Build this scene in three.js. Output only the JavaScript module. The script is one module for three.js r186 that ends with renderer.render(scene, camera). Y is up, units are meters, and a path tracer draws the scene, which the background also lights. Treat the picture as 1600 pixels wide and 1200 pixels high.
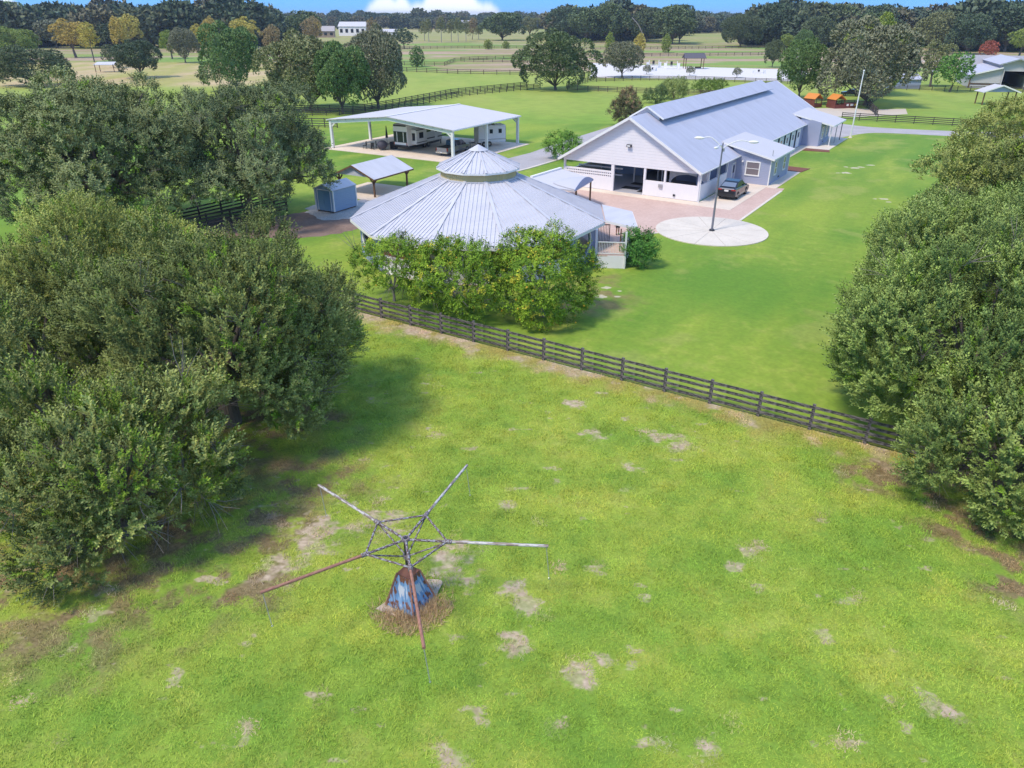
import * as THREE from 'three';
import { mergeGeometries } from 'three/addons/utils/BufferGeometryUtils.js';
import { RoundedBoxGeometry } from 'three/addons/geometries/RoundedBoxGeometry.js';
import { MarchingCubes } from 'three/addons/objects/MarchingCubes.js';

// ---------------------------------------------------------------- camera, sky, sun, exposure
const scene = new THREE.Scene();
const camera = new THREE.PerspectiveCamera(56.357, 4 / 3, 0.1, 7000);
camera.position.set(0, 17.3, 0);
camera.rotation.set(-27.216 * Math.PI / 180, 0, 0);
scene.add(camera);

const renderer = new THREE.WebGLRenderer({ antialias: true });
renderer.toneMapping = THREE.LinearToneMapping;
renderer.toneMappingExposure = 1.36;
renderer.shadowMap.enabled = true;

const SUN_DIR = new THREE.Vector3(-0.58, 1.12, 0.44).normalize();
const sun = new THREE.DirectionalLight(0xfff0d8, 2.85);
sun.position.copy(SUN_DIR).multiplyScalar(220).add(new THREE.Vector3(0, 0, -60));
sun.target.position.set(0, 0, -60);
sun.castShadow = true;
sun.shadow.radius = 20;
sun.shadow.mapSize.set(4096, 4096);
Object.assign(sun.shadow.camera, { left: -160, right: 160, top: 160, bottom: -160, near: 1, far: 600 });
scene.add(sun, sun.target);

// ---------------------------------------------------------------- random numbers and noise
function rng(seed) { let a = seed >>> 0; return () => { a = (a + 0x6D2B79F5) | 0; let t = Math.imul(a ^ (a >>> 15), 1 | a); t = (t + Math.imul(t ^ (t >>> 7), 61 | t)) ^ t; return ((t ^ (t >>> 14)) >>> 0) / 4294967296; }; }
const R0 = rng(7);
const HASH = new Float32Array(65536); for (let i = 0; i < 65536; i++) HASH[i] = R0();
function vn(x, y) {
  const xi = Math.floor(x), yi = Math.floor(y); let fx = x - xi, fy = y - yi;
  fx = fx * fx * (3 - 2 * fx); fy = fy * fy * (3 - 2 * fy);
  const h = (a, b) => HASH[((a * 157 + b * 7919 + ((a & 255) ^ (b & 255)) * 31) & 65535)];
  const a = h(xi, yi), b = h(xi + 1, yi), c = h(xi, yi + 1), d = h(xi + 1, yi + 1);
  return a + (b - a) * fx + (c - a) * fy + (a - b - c + d) * fx * fy;
}
function fbm(x, y, o = 4) { let s = 0, a = 0.5, n = 0; for (let i = 0; i < o; i++) { s += a * vn(x, y); n += a; a *= 0.5; x = x * 2.03 + 17.3; y = y * 2.03 + 5.7; } return s / n; }
const clamp = (x, a = 0, b = 1) => Math.max(a, Math.min(b, x));
const smooth = (a, b, x) => { const t = clamp((x - a) / (b - a)); return t * t * (3 - 2 * t); };
const mix = (a, b, t) => a + (b - a) * t;
const mix3 = (a, b, t) => [mix(a[0], b[0], t), mix(a[1], b[1], t), mix(a[2], b[2], t)];
const toS = v => 255 * (v <= 0.0031308 ? 12.92 * v : 1.055 * Math.pow(v, 1 / 2.4) - 0.055);
const S = new Uint8ClampedArray(4097); for (let i = 0; i <= 4096; i++) S[i] = toS(i / 4096);
const sr = v => S[(clamp(v) * 4096) | 0];

// ---------------------------------------------------------------- sky: blue air with scattered white cumulus
{
  const W = 2048, Hh = 1024, data = new Float32Array(W * Hh * 4);
  // low cloud banks on the horizon: azimuth (degrees right of the view), width, top elevation (degrees)
  const banks = [];
  const r = rng(31);
  for (let az = -180; az < 180; az += 11 + r() * 13) if (Math.abs(az) > 34) banks.push([az, 3 + r() * 5, 1.2 + r() * 2.4]);
  banks.push([-8.5, 2.0, 1.5], [-4.1, 3.4, 1.9], [-6.4, 2.0, 1.0]);
  for (let j = 0; j < Hh; j++) {
    const el = ((j + 0.5) / Hh - 0.5) * 180;          // rows go from below the horizon up
    const e = Math.max(0, el), t = 1 - Math.pow(1 - e / 90, 2.2);
    const base = [mix(0.13, 0.10, t), mix(0.36, 0.24, t), mix(0.72, 0.55, t)];
    for (let i = 0; i < W; i++) {
      const a = ((i + 0.5) / W - 0.5) * 2 * Math.PI;   // direction (cos a, sin a) in x, z
      const x = Math.cos(a), z = Math.sin(a);
      let c = 0;
      if (e > 4) {
        const k = 1 / (Math.sin(e * Math.PI / 180) + 0.16), n = fbm(x * Math.cos(e * Math.PI / 180) * k * 1.5 + 40, z * Math.cos(e * Math.PI / 180) * k * 1.5 + 40, 5);
        c = smooth(0.48, 0.64, n) * smooth(4, 14, e);
      }
      const azd = Math.atan2(x, -z) * 180 / Math.PI;
      for (const b of banks) {
        const d = Math.abs(((azd - b[0] + 540) % 360) - 180); if (d > b[1]) continue;
        const top = b[2] * Math.pow(1 - (d / b[1]) ** 2, 0.8) * (0.35 + 1.15 * fbm(azd * 1.7 + 400, b[0], 5));
        c = Math.max(c, smooth(top + 0.15, top - 0.45, el) * 0.9);
      }
      const cl = mix3([0.80, 0.81, 0.84], [0.62, 0.65, 0.70], fbm(x * 5 + 9, z * 5 + e * 0.1, 3));
      const o = (j * W + i) * 4, q = mix3(base, cl, c).map(v => v * 1.3);
      data[o] = q[0]; data[o + 1] = q[1]; data[o + 2] = q[2]; data[o + 3] = 1;
    }
  }
  const sky = new THREE.DataTexture(data, W, Hh, THREE.RGBAFormat, THREE.FloatType);
  sky.mapping = THREE.EquirectangularReflectionMapping; sky.magFilter = THREE.LinearFilter; sky.minFilter = THREE.LinearFilter;
  sky.colorSpace = THREE.LinearSRGBColorSpace; sky.needsUpdate = true;
  scene.background = sky; scene.environment = sky;
}

// ---------------------------------------------------------------- helpers: textures, geometry, things
function texture(w, h, fn, { srgb = true, rx = 1, ry = 1, clampEdge = false } = {}) {
  const d = new Uint8Array(w * h * 4);
  for (let j = 0; j < h; j++) for (let i = 0; i < w; i++) {
    const c = fn((i + 0.5) / w, (j + 0.5) / h, i, j), o = (j * w + i) * 4;
    if (srgb) { d[o] = sr(c[0]); d[o + 1] = sr(c[1]); d[o + 2] = sr(c[2]); } else { const v = clamp(c) * 255; d[o] = d[o + 1] = d[o + 2] = v; }
    d[o + 3] = 255;
  }
  const t = new THREE.DataTexture(d, w, h, THREE.RGBAFormat, THREE.UnsignedByteType);
  t.wrapS = t.wrapT = clampEdge ? THREE.ClampToEdgeWrapping : THREE.RepeatWrapping; t.repeat.set(rx, ry);
  t.magFilter = THREE.LinearFilter; t.minFilter = THREE.LinearMipmapLinearFilter; t.generateMipmaps = true;
  if (srgb) t.colorSpace = THREE.SRGBColorSpace;
  t.needsUpdate = true; return t;
}
// noise that repeats over the unit square
const tn = (u, v, f, o = 4, s = 0) => { const a = (x, y) => fbm(x * f + s, y * f + s * 1.7, o), w = smooth(0.7, 1, u), q = smooth(0.7, 1, v); return mix(mix(a(u, v), a(u - 1, v), w), mix(a(u, v - 1), a(u - 1, v - 1), w), q); };
const col = (r, g, b) => new THREE.Color().setRGB(r, g, b);
function mat(c, roughness = 0.8, extra = {}) { return new THREE.MeshStandardMaterial({ color: Array.isArray(c) ? col(...c) : c, roughness, side: THREE.DoubleSide, ...extra }); }
function phys(c, roughness, extra = {}) { return new THREE.MeshPhysicalMaterial({ color: Array.isArray(c) ? col(...c) : c, roughness, side: THREE.DoubleSide, ...extra }); }

const V3 = (x, y, z) => new THREE.Vector3(x, y, z);
const used = {};
function numbered(n) { if (!(n in used)) { used[n] = 0; return n; } used[n]++; return n + '_' + String(used[n]).padStart(3, '0'); }
function mesh(name, geo, m, parent) {
  if (Array.isArray(geo)) geo = geo.length === 1 ? geo[0] : merge(geo);
  const o = new THREE.Mesh(geo, m); o.name = parent ? name : numbered(name); o.castShadow = o.receiveShadow = true; (parent || scene).add(o); return o;
}
function merge(list) {
  list = list.map(g => { const q = g.index ? g.toNonIndexed() : g; for (const k of Object.keys(q.attributes)) if (!['position', 'normal', 'uv'].includes(k)) q.deleteAttribute(k); return q; });
  return mergeGeometries(list, false);
}
function tag(o, label, category, group) { o.userData.label = label; if (category) o.userData.category = category; if (group) o.userData.group = group; return o; }
function struct(name, geo, m) { const o = mesh(name, geo, m); o.userData.kind = 'structure'; return o; }
function thing(name, label, category, [x, y, z] = [0, 0, 0], turn = 0, group) {
  const o = new THREE.Group(); o.name = numbered(name); o.position.set(x, y, z); o.rotation.y = turn; scene.add(o); return tag(o, label, category, group);
}
function part(name, parent) { const o = new THREE.Group(); o.name = name; parent.add(o); return o; }
function dup(src, [x, y, z], turn, label, sc) {
  const r = src.clone(); r.name = numbered(src.name.replace(/_\d{3}$/, '')); r.userData = { ...src.userData }; scene.add(r); r.position.set(x, y, z); r.rotation.y = turn; if (label) r.userData.label = label; if (sc) r.scale.set(...sc); return r;
}
// box given by size and centre; uv in metres
function bx(w, h, d, x = 0, y = 0, z = 0, ry = 0) {
  const g = new THREE.BoxGeometry(w, h, d), uv = g.attributes.uv, dims = [[d, h], [d, h], [w, d], [w, d], [w, h], [w, h]];
  for (let i = 0; i < 24; i++) { const q = dims[i >> 2]; uv.setXY(i, uv.getX(i) * q[0], uv.getY(i) * q[1]); }
  if (ry) g.rotateY(ry); g.translate(x, y, z); return g;
}
const box2 = (x0, x1, y0, y1, z0, z1) => bx(x1 - x0, y1 - y0, z1 - z0, (x0 + x1) / 2, (y0 + y1) / 2, (z0 + z1) / 2);
// bar of width w (sideways) and height h between two points
function beam(a, b, w, h, up = V3(0, 1, 0)) {
  const d = b.clone().sub(a), L = d.length(), g = bx(w, h, L);
  const z = d.normalize(); let u = up; if (Math.abs(z.dot(u)) > 0.99) u = V3(1, 0, 0);
  const x = u.clone().cross(z).normalize(), y = z.clone().cross(x);
  g.applyMatrix4(new THREE.Matrix4().makeBasis(x, y, z)); g.translate((a.x + b.x) / 2, (a.y + b.y) / 2, (a.z + b.z) / 2); return g;
}
function rod(a, b, r0, r1 = r0, n = 8) {
  const d = b.clone().sub(a), L = d.length(), g = new THREE.CylinderGeometry(r1, r0, L, n, 1);
  g.applyQuaternion(new THREE.Quaternion().setFromUnitVectors(V3(0, 1, 0), d.normalize())); g.translate((a.x + b.x) / 2, (a.y + b.y) / 2, (a.z + b.z) / 2); return g;
}
// slab on four corners (counter-clockwise seen from its top), th thick downwards; uv in metres
function slab(p, th) {
  const n = p[1].clone().sub(p[0]).cross(p[2].clone().sub(p[0])).normalize(), q = p.map(v => v.clone().addScaledVector(n, -th));
  const pos = [], uv = []; const ux = p[1].clone().sub(p[0]).normalize(), vx = n.clone().cross(ux);
  const put = (v, u) => { pos.push(v.x, v.y, v.z); uv.push(...u); }, U = v => [v.clone().sub(p[0]).dot(ux), v.clone().sub(p[0]).dot(vx)];
  const k = p.length;
  for (let i = 1; i < k - 1; i++) { for (const j of [0, i, i + 1]) put(p[j], U(p[j])); for (const j of [0, i + 1, i]) put(q[j], U(p[j])); }
  for (let i = 0; i < k; i++) { const j = (i + 1) % k, L = p[i].distanceTo(p[j]); put(p[i], [0, 0]); put(q[i], [0, th]); put(q[j], [L, th]); put(p[i], [0, 0]); put(q[j], [L, th]); put(p[j], [L, 0]); }
  const g = new THREE.BufferGeometry(); g.setAttribute('position', new THREE.Float32BufferAttribute(pos, 3)); g.setAttribute('uv', new THREE.Float32BufferAttribute(uv, 2)); g.computeVertexNormals(); return g;
}
// flat polygon on the ground from [x, z] points, or a slab of it when y0 is given
function flat(pts, y, y0) {
  const s = new THREE.Shape(pts.map(p => new THREE.Vector2(p[0], -p[1])));
  const g = y0 === undefined ? new THREE.ShapeGeometry(s, 24) : new THREE.ExtrudeGeometry(s, { depth: y - y0, bevelEnabled: false, curveSegments: 24 });
  g.rotateX(-Math.PI / 2); g.translate(0, y0 === undefined ? y : y0, 0); return g;
}
function smoothPts(pts, n = 8) { const c = new THREE.CatmullRomCurve3(pts.map(p => V3(p[0], 0, p[1]))); return c.getPoints((pts.length - 1) * n).map(v => [v.x, v.z]); }
// polygon profile (in x, y) pushed along z, bevelled
function extr(pts, depth, bevel = 0.02, z = 0, seg = 2) {
  const s = new THREE.Shape(pts.map(p => new THREE.Vector2(...p)));
  const g = new THREE.ExtrudeGeometry(s, { depth: depth - 2 * bevel, bevelEnabled: bevel > 0, bevelSize: bevel, bevelThickness: bevel, bevelOffset: -bevel, bevelSegments: seg }); g.translate(0, 0, z - depth / 2 + bevel); return g;
}

// ---------------------------------------------------------------- shared materials
const fineBump = texture(512, 512, (u, v) => 0.6 * tn(u, v, 40, 3) + 0.4 * HASH[((u * 512 | 0) * 613 + (v * 512 | 0) * 977) & 65535], { srgb: false, rx: 0.5, ry: 0.5 });
const concreteMap = texture(512, 512, (u, v) => { const n = tn(u, v, 6, 5, 3), m = tn(u, v, 60, 2, 9), k = 0.70 + 0.18 * (n - 0.5) + 0.10 * (m - 0.5); return [k * 1.05, k * 0.965, k * 0.88]; }, { rx: 0.12, ry: 0.12 });
const paverMap = texture(1024, 1024, (u, v) => {
  const X = u * 40, row = Math.floor(v * 80), x = X + (row & 1 ? 0.5 : 0), bi = Math.floor(x), fx = x - bi, fy = v * 80 - row;
  const joint = fx < 0.05 || fy < 0.1 ? 1 : 0, t = HASH[(((bi % 40) + 40) % 40 * 71 + row * 997) & 65535], n = tn(u, v, 5, 4, 2);
  const c = mix3([0.60, 0.415, 0.36], [0.72, 0.53, 0.47], t * 0.7 + (n - 0.5) * 0.9); return joint ? c.map(q => q * 0.8) : c;
}, { rx: 1 / 8, ry: 1 / 8 });
const asphaltMap = texture(512, 512, (u, v) => { const n = tn(u, v, 5, 5, 7), m = tn(u, v, 90, 2, 4), k = 0.38 + 0.13 * (n - 0.5) + 0.08 * (m - 0.5); return [k * 1.02, k * 0.97, k * 1.04]; }, { rx: 0.1, ry: 0.1 });
const metalMap = texture(512, 512, (u, v) => { const st = tn(u, v * 0.12, 50, 3, 5), n = tn(u, v, 5, 4, 11), k = 0.66 + 0.09 * (st - 0.5) + 0.14 * (n - 0.5); return [k * 0.985, k * 0.995, k * 1.05]; }, { rx: 0.2, ry: 0.08 });
const seamBump = texture(256, 16, u => { const f = (u * 8) % 1; return f < 0.09 ? 1 : 0; }, { srgb: false, rx: 1 / 2.4, ry: 1 });
const sidingBump = texture(16, 256, (u, v) => { const f = (v * 8) % 1; return f; }, { srgb: false, rx: 1, ry: 1 / 1.44 });
const paintMap = texture(512, 512, (u, v) => { const n = tn(u, v, 4, 5, 21), s = tn(u, v * 0.2, 40, 3, 8), k = 0.97 + 0.06 * (n - 0.5) + 0.04 * (s - 0.5); return [k, k, k]; }, { rx: 0.2, ry: 0.2 });
const woodBump = texture(64, 512, (u, v) => tn(u, v * 0.05, 30, 3, 2), { srgb: false, rx: 3, ry: 0.5 });
const railMap = texture(512, 128, (u, v) => { const n = tn(u, v * 0.3, 22, 4, 5), m = tn(u, v, 5, 4, 3); const w = smooth(0.42, 0.68, n * 0.6 + m * 0.45); return mix3([0.04, 0.037, 0.042], [0.20, 0.18, 0.18], w); }, { rx: 0.4, ry: 3 });

const M = {
  roofMetal: mat([0.80, 0.80, 0.86], 0.62, { map: metalMap }),
  roofSeam: mat([0.70, 0.71, 0.83], 0.66, { map: metalMap, bumpMap: seamBump, bumpScale: 0.012 }),
  roofWhite: mat([0.56, 0.55, 0.60], 0.6, { map: paintMap }),
  fasciaWhite: mat([0.78, 0.78, 0.80], 0.5, { map: paintMap }),
  wallWhite: mat([0.80, 0.78, 0.84], 0.75, { map: paintMap, bumpMap: fineBump, bumpScale: 0.006 }),
  sidingWhite: mat([0.80, 0.78, 0.84], 0.6, { map: paintMap }),
  sidingBlue: mat([0.36, 0.40, 0.58], 0.65, { map: paintMap, bumpMap: sidingBump, bumpScale: 0.03 }),
  wallBlue: mat([0.30, 0.36, 0.56], 0.7, { map: paintMap }),
  shedBlue: mat([0.30, 0.42, 0.62], 0.65, { map: paintMap, bumpMap: sidingBump, bumpScale: 0.035 }),
  band: mat([0.60, 0.50, 0.27], 0.8, { map: paintMap }),
  boards: mat([0.30, 0.115, 0.035], 0.8, { map: paintMap }),
  wood: mat([0.16, 0.085, 0.045], 0.8, { bumpMap: woodBump, bumpScale: 0.01 }),
  poleGrey: mat([0.20, 0.21, 0.26], 0.45, { metalness: 0.3 }),
  dark: mat([0.02, 0.021, 0.026], 0.6),
  darkMetal: mat([0.06, 0.06, 0.07], 0.45, { metalness: 0.6 }),
  greyMetal: mat([0.42, 0.43, 0.47], 0.4, { metalness: 0.5 }),
  concrete: mat([0.93, 0.86, 0.80], 0.85, { map: concreteMap, bumpMap: fineBump, bumpScale: 0.004 }),
  paleConcrete: mat([0.88, 0.87, 0.85], 0.85, { map: concreteMap, bumpMap: fineBump, bumpScale: 0.004 }),
  pavers: mat([0.90, 0.91, 0.91], 0.85, { map: paverMap }),
  asphalt: mat([1, 1, 1], 0.92, { map: asphaltMap, bumpMap: fineBump, bumpScale: 0.006 }),
  glass: phys([0.02, 0.025, 0.035], 0.06, { specularIntensity: 1 }),
  rail: mat([1, 1, 1], 0.8, { map: railMap, bumpMap: woodBump, bumpScale: 0.006 }),
  railFar: mat([0.062, 0.054, 0.052], 0.85),
  railBrown: mat([0.105, 0.075, 0.06], 0.85),
  bark: mat([0.16, 0.135, 0.12], 0.95, { bumpMap: woodBump, bumpScale: 0.05 }),
  barkGrey: mat([0.30, 0.28, 0.28], 0.95),
  rubber: mat([0.018, 0.018, 0.02], 0.85),
  chrome: mat([0.6, 0.6, 0.62], 0.2, { metalness: 0.9 }),
};

// ================================================================ THE GROUND
// paddock fence line: from the corner behind the left trees to beyond the right trees
const FA = [-35.3, -59.8], FB = [28.2, -20.1], FL = Math.hypot(FB[0] - FA[0], FB[1] - FA[1]), FD = [(FB[0] - FA[0]) / FL, (FB[1] - FA[1]) / FL];
const fenceSide = (x, z) => (x - FA[0]) * -FD[1] + (z - FA[1]) * FD[0];   // > 0 on the camera's side, in metres
// bare soil: x, z, radius
const BARE = [[0.0, -18.5, .55], [0.45, -17.6, .75], [0.06, -16.2, .6], [2.0, -14.9, .6], [2.8, -15.4, .5], [1.3, -13.2, .35], [5.2, -12.5, .42], [11.7, -14.1, .55], [12.1, -13.6, .4], [7.7, -27.8, 1.0], [6.6, -28.3, .6], [5.2, -25.8, .5],
  [-2.3, -20.3, 1.0], [-4.95, -22.2, 1.2], [-7.2, -21.3, 1.6], [-8.1, -19.6, 1.0], [7.8, -19.5, .45], [8.3, -18.6, .3], [-0.13, -23.1, .5], [-2.0, -19.0, 0.9], 
  [8.6, -20.4, .35], [-0.9, -13.4, .3], [-1.8, -12.4, .35], [3.7, -28.6, .7], [3.1, -31.6, .6], [-1.5, -12.0, .5]];
// dry brown grass and leaf litter under the trees: x, z, radius
const LITTER = [[-13, -19.5, 4.5], [-10, -22, 3.2], [-8.5, -25, 3], [-17, -18, 4.5], [-9.2, -18.6, 2.2], [-20, -26, 8], [-14, -30, 6.5], [17, -25.5, 3.0], [17.4, -21.6, 2.6], [18.2, -18.8, 2.4], [22, -28, 6], [19.5, -16, 2.2]];
function paddock(x, z) {
  const big = fbm(x * 0.09 + 30, z * 0.09 + 12, 3), mid = fbm(x * 0.45 + 3, z * 0.6 + 8, 4), fine = fbm(x * 3.1 + 5, z * 3.9 + 9, 3), grit = fbm(x * 9 + 1, z * 11 + 2, 2);
  let c = mix3([0.165, 0.29, 0.030], [0.285, 0.365, 0.045], smooth(0.3, 0.7, big * 0.55 + mid * 0.45));
  c = mix3(c, [0.36, 0.38, 0.085], 0.5 * smooth(0.52, 0.78, mid * 0.5 + fine * 0.5));
  c = mix3(c, [0.13, 0.25, 0.025], 0.55 * smooth(0.5, 0.25, fine * 0.6 + mid * 0.4));
  const tan = mix3([0.40, 0.30, 0.21], [0.52, 0.42, 0.33], grit);
  let b = 0;
  for (const q of BARE) { const dx = x - q[0], dz = z - q[1]; if (dx * dx + dz * dz > q[2] * q[2] * 5) continue; b = Math.max(b, smooth(1.0, 0.3, Math.hypot(dx, dz) / q[2] * 1.15 + (fbm(x * 2.6 + q[0], z * 3.4, 4) - 0.5) * 2.6)); }
  b = Math.max(b, 0.8 * smooth(0.74, 0.80, fbm(x * 1.1 + 91, z * 1.9 + 7, 4)));
  let l = 0;
  for (const q of LITTER) l = Math.max(l, smooth(1.15, 0.35, Math.hypot(x - q[0], z - q[1]) / q[2] + (fbm(x * 0.7 + 3, z * 0.7 + 60, 4) - 0.5) * 1.3));
  const f = fenceSide(x, z), strip = smooth(1.9, 0.15, f + (fbm(x * 1.3 + 8, z * 1.3, 4) - 0.5) * 3.0);
  c = mix3(c, [0.34, 0.28, 0.09], 0.8 * strip); b = Math.max(b, strip * smooth(0.44, 0.62, fbm(x * 0.8 + 77, z * 0.8, 4)));
  c = mix3(c, mix3([0.15, 0.095, 0.05], [0.27, 0.19, 0.12], grit), l * smooth(0.36, 0.6, fbm(x * 1.7 + 14, z * 1.9, 4)) * 0.9);
  c = mix3(c, tan, b * (0.55 + 0.45 * smooth(0.3, 0.6, fine)));
  const k = 0.72 + 0.36 * grit; return [c[0] * k * 1.04, c[1] * k * 1.05, c[2] * k, b, l];
}
{
  const x0 = -46, x1 = 42, z0 = -62, z1 = 8;
  const t = texture(2048, 2048, (u, v) => paddock(mix(x0, x1, u), mix(z1, z0, v)), { clampEdge: true });
  const hb = texture(1024, 1024, (u, v) => 0.5 * tn(u, v, 24, 3, 3) + 0.5 * tn(u, v, 90, 2, 6), { srgb: false, rx: 12, ry: 10 });
  const g = flat([FA, FB, [60, -0.2], [60, 30], [-60, 30], [-60, -44.4], [-35.3, -59.8]].map(p => p), -0.004);
  const p = g.attributes.position, uv = g.attributes.uv; for (let i = 0; i < p.count; i++) uv.setXY(i, (p.getX(i) - x0) / (x1 - x0), (z1 - p.getZ(i)) / (z1 - z0));
  struct('paddock_grass', g, mat([1, 1, 1], 0.95, { map: t, bumpMap: hb, bumpScale: 0.03 }));
}
// mown lawn round the buildings
const SPOTS = [[40.3, -90.7, .28], [41.3, -90.7, .5], [43.7, -93.9, .5], [44.8, -94.5, .38], [46.5, -95.8, .42], [42.9, -94.6, .3], [39.4, -76.5, .4], [38.5, -76.6, .25], [39.3, -75.2, .25], [6.7, -48.7, .3], [6.2, -46.9, .32], [7.6, -48, .2], [7.3, -46.9, .2]];
function lawn(x, z) {
  const a = x * 0.838 + z * 0.545, b2 = -x * 0.545 + z * 0.838;
  const big = fbm(x * 0.06 + 5, z * 0.06 + 2, 3), mid = fbm(a * 0.35 + 3, b2 * 0.12 + 8, 4), fine = fbm(x * 1.7, z * 1.7 + 9, 4), st = 0.5 + 0.5 * Math.sin(b2 * 2.2 + 2 * fbm(a * 0.1, b2 * 0.1, 2));
  let c = mix3([0.115, 0.26, 0.018], [0.26, 0.37, 0.036], smooth(0.28, 0.74, big * 0.55 + mid * 0.45));
  const tr = Math.sin(b2 * 4.6 + 5 * fbm(a * 0.06 + 2, b2 * 0.06, 2)), tk = smooth(0.45, 0.7, fbm(x * 0.07 + 60, z * 0.07 + 9, 3)); c = mix3(c, tr > 0 ? [0.33, 0.42, 0.07] : [0.11, 0.25, 0.02], 0.10 * tk * Math.abs(tr));
  c = mix3(c, [0.33, 0.37, 0.09], 0.4 * smooth(0.6, 0.75, fbm(x * 0.3 + 31, z * 0.3 + 12, 5)));
  c = mix3(c, [0.38, 0.43, 0.08], 0.4 * smooth(0.55, 0.78, fine * 0.55 + mid * 0.45));
  const wear = smooth(5.5, 2.0, Math.hypot(x - 4.8, z + 47.5) + (fbm(x * 0.8, z * 0.8 + 4, 4) - 0.5) * 5) * 0.75;
  c = mix3(c, mix3([0.20, 0.13, 0.06], [0.30, 0.24, 0.12], fine), wear * smooth(0.36, 0.62, fbm(x * 1.2 + 6, z * 1.2, 4)));
  const f = fenceSide(x, z); c = mix3(c, [0.30, 0.28, 0.08], 0.5 * smooth(-1.2, -0.1, f + (fbm(x, z + 3, 4) - 0.5) * 2));
  for (const q of SPOTS) { const d = Math.hypot((x - q[0]) * 0.8, z - q[1]) / q[2]; if (d < 2) c = mix3(c, [0.58, 0.55, 0.42], 0.85 * smooth(1.1, 0.6, d + (fbm(x * 4, z * 4 + q[0], 3) - 0.5) * 1.3)); }
  const k = 0.74 + 0.32 * fbm(x * 6, z * 6, 3); return [c[0] * k * 1.05, c[1] * k, c[2] * k];
}
{
  const x0 = -42, x1 = 88, z0 = -137, z1 = -18;
  const t = texture(2048, 2048, (u, v) => lawn(mix(x0, x1, u), mix(z1, z0, v)), { clampEdge: true });
  const g = flat([FA, [-25.4, -76], [-29, -84], [-36, -100], [-44, -125], [-30, -136], [88, -136], [88, -10], FB], -0.008);
  const p = g.attributes.position, uv = g.attributes.uv; for (let i = 0; i < p.count; i++) uv.setXY(i, (p.getX(i) - x0) / (x1 - x0), (z1 - p.getZ(i)) / (z1 - z0));
  struct('lawn', g, mat([1, 1, 1], 0.95, { map: t, bumpMap: fineBump, bumpScale: 0.02 }));
}
// the wider land: pasture, dry paddocks, fields out to the horizon
{
  const x0 = -460, x1 = 460, z0 = -960, z1 = 60;
  const t = texture(2048, 2048, (u, v) => {
    const x = mix(x0, x1, u), z = mix(z1, z0, v), d = -z;
    const n = fbm(x * 0.02 + 3, z * 0.02 + 8, 4), m = fbm(x * 0.12, z * 0.05 + 4, 4), f = fbm(x * 0.7, z * 0.7, 3), st = fbm(x * 0.012 + 9, z * 0.06 + 2, 3);
    let c = mix3([0.165, 0.32, 0.026], [0.29, 0.39, 0.045], smooth(0.3, 0.7, n * 0.5 + m * 0.5));
    c = mix3(c, mix3([0.27, 0.37, 0.05], [0.37, 0.41, 0.09], m), 0.75 * smooth(120, 190, d));
    const left = smooth(-62, -78, x + (m - 0.5) * 10) * smooth(205, 225, d + (n - 0.5) * 14) * smooth(335, 320, d);
    c = mix3(c, mix3([0.40, 0.37, 0.11], [0.56, 0.42, 0.24], smooth(0.3, 0.65, m)), left * 0.95);                       // dry field on the left
    const dry = smooth(262, 278, d + (fbm(x * 0.03, 7, 2) - 0.5) * 8) * (1 - left);                              // paddocks with bare earth beyond the fences
    c = mix3(c, mix3([0.27, 0.32, 0.07], [0.38, 0.29, 0.16], smooth(0.35, 0.7, st)), dry);
    c = mix3(c, [0.46, 0.33, 0.24], dry * smooth(0.49, 0.57, fbm(x * 0.018 + 50, z * 0.09 + 11, 3)) * 0.9);
    c = mix3(c, [0.20, 0.34, 0.05], dry * smooth(0.56, 0.66, fbm(x * 0.02 + 150, z * 0.05 + 71, 3)) * 0.9);
    c = mix3(c, [0.34, 0.34, 0.10], smooth(520, 620, d) * 0.7);
    const k = 0.76 + 0.26 * f; return [c[0] * k, c[1] * k, c[2] * k];
  }, { clampEdge: true });
  const g = new THREE.PlaneGeometry(9000, 9000); g.rotateX(-Math.PI / 2); g.translate(0, -0.014, -2600);
  const p = g.attributes.position, uv = g.attributes.uv; for (let i = 0; i < p.count; i++) uv.setXY(i, (p.getX(i) - x0) / (x1 - x0), (z1 - p.getZ(i)) / (z1 - z0));
  struct('ground', g, mat([1, 1, 1], 0.97, { map: t }));
}
// ---------------------------------------------------------------- paved surfaces
struct('driveway', flat([[-20.5, -73.6], [-13.5, -71.2], [-4.4, -84.6], [2.0, -93.0], [6.2, -99.6], [10.2, -106.5], [15.5, -116], [24, -131], [28, -140], [21.5, -141], [17.8, -133.2], [7.9, -115.6], [2.6, -105.2], [-3.2, -97], [-8.2, -87.5], [-12.2, -82.6], [-16.4, -75.6]], 0.002), M.asphalt);
struct('driveway_kerb', merge([beam(V3(1.9, 0.02, -93.1), V3(6.3, 0.02, -99.7), 0.35, 0.12), beam(V3(-4.5, 0.02, -84.7), V3(1.9, 0.02, -93.1), 0.3, 0.12)]), M.paleConcrete);
struct('road', flat(smoothPts([[50, -117], [54.5, -121.2], [60, -124.6], [70, -121.3], [84, -118], [110, -112]], 5).concat(smoothPts([[112, -118], [84, -124.6], [73, -127], [62, -132], [57, -139], [50, -144]], 5)), 0.002), M.asphalt);
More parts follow.
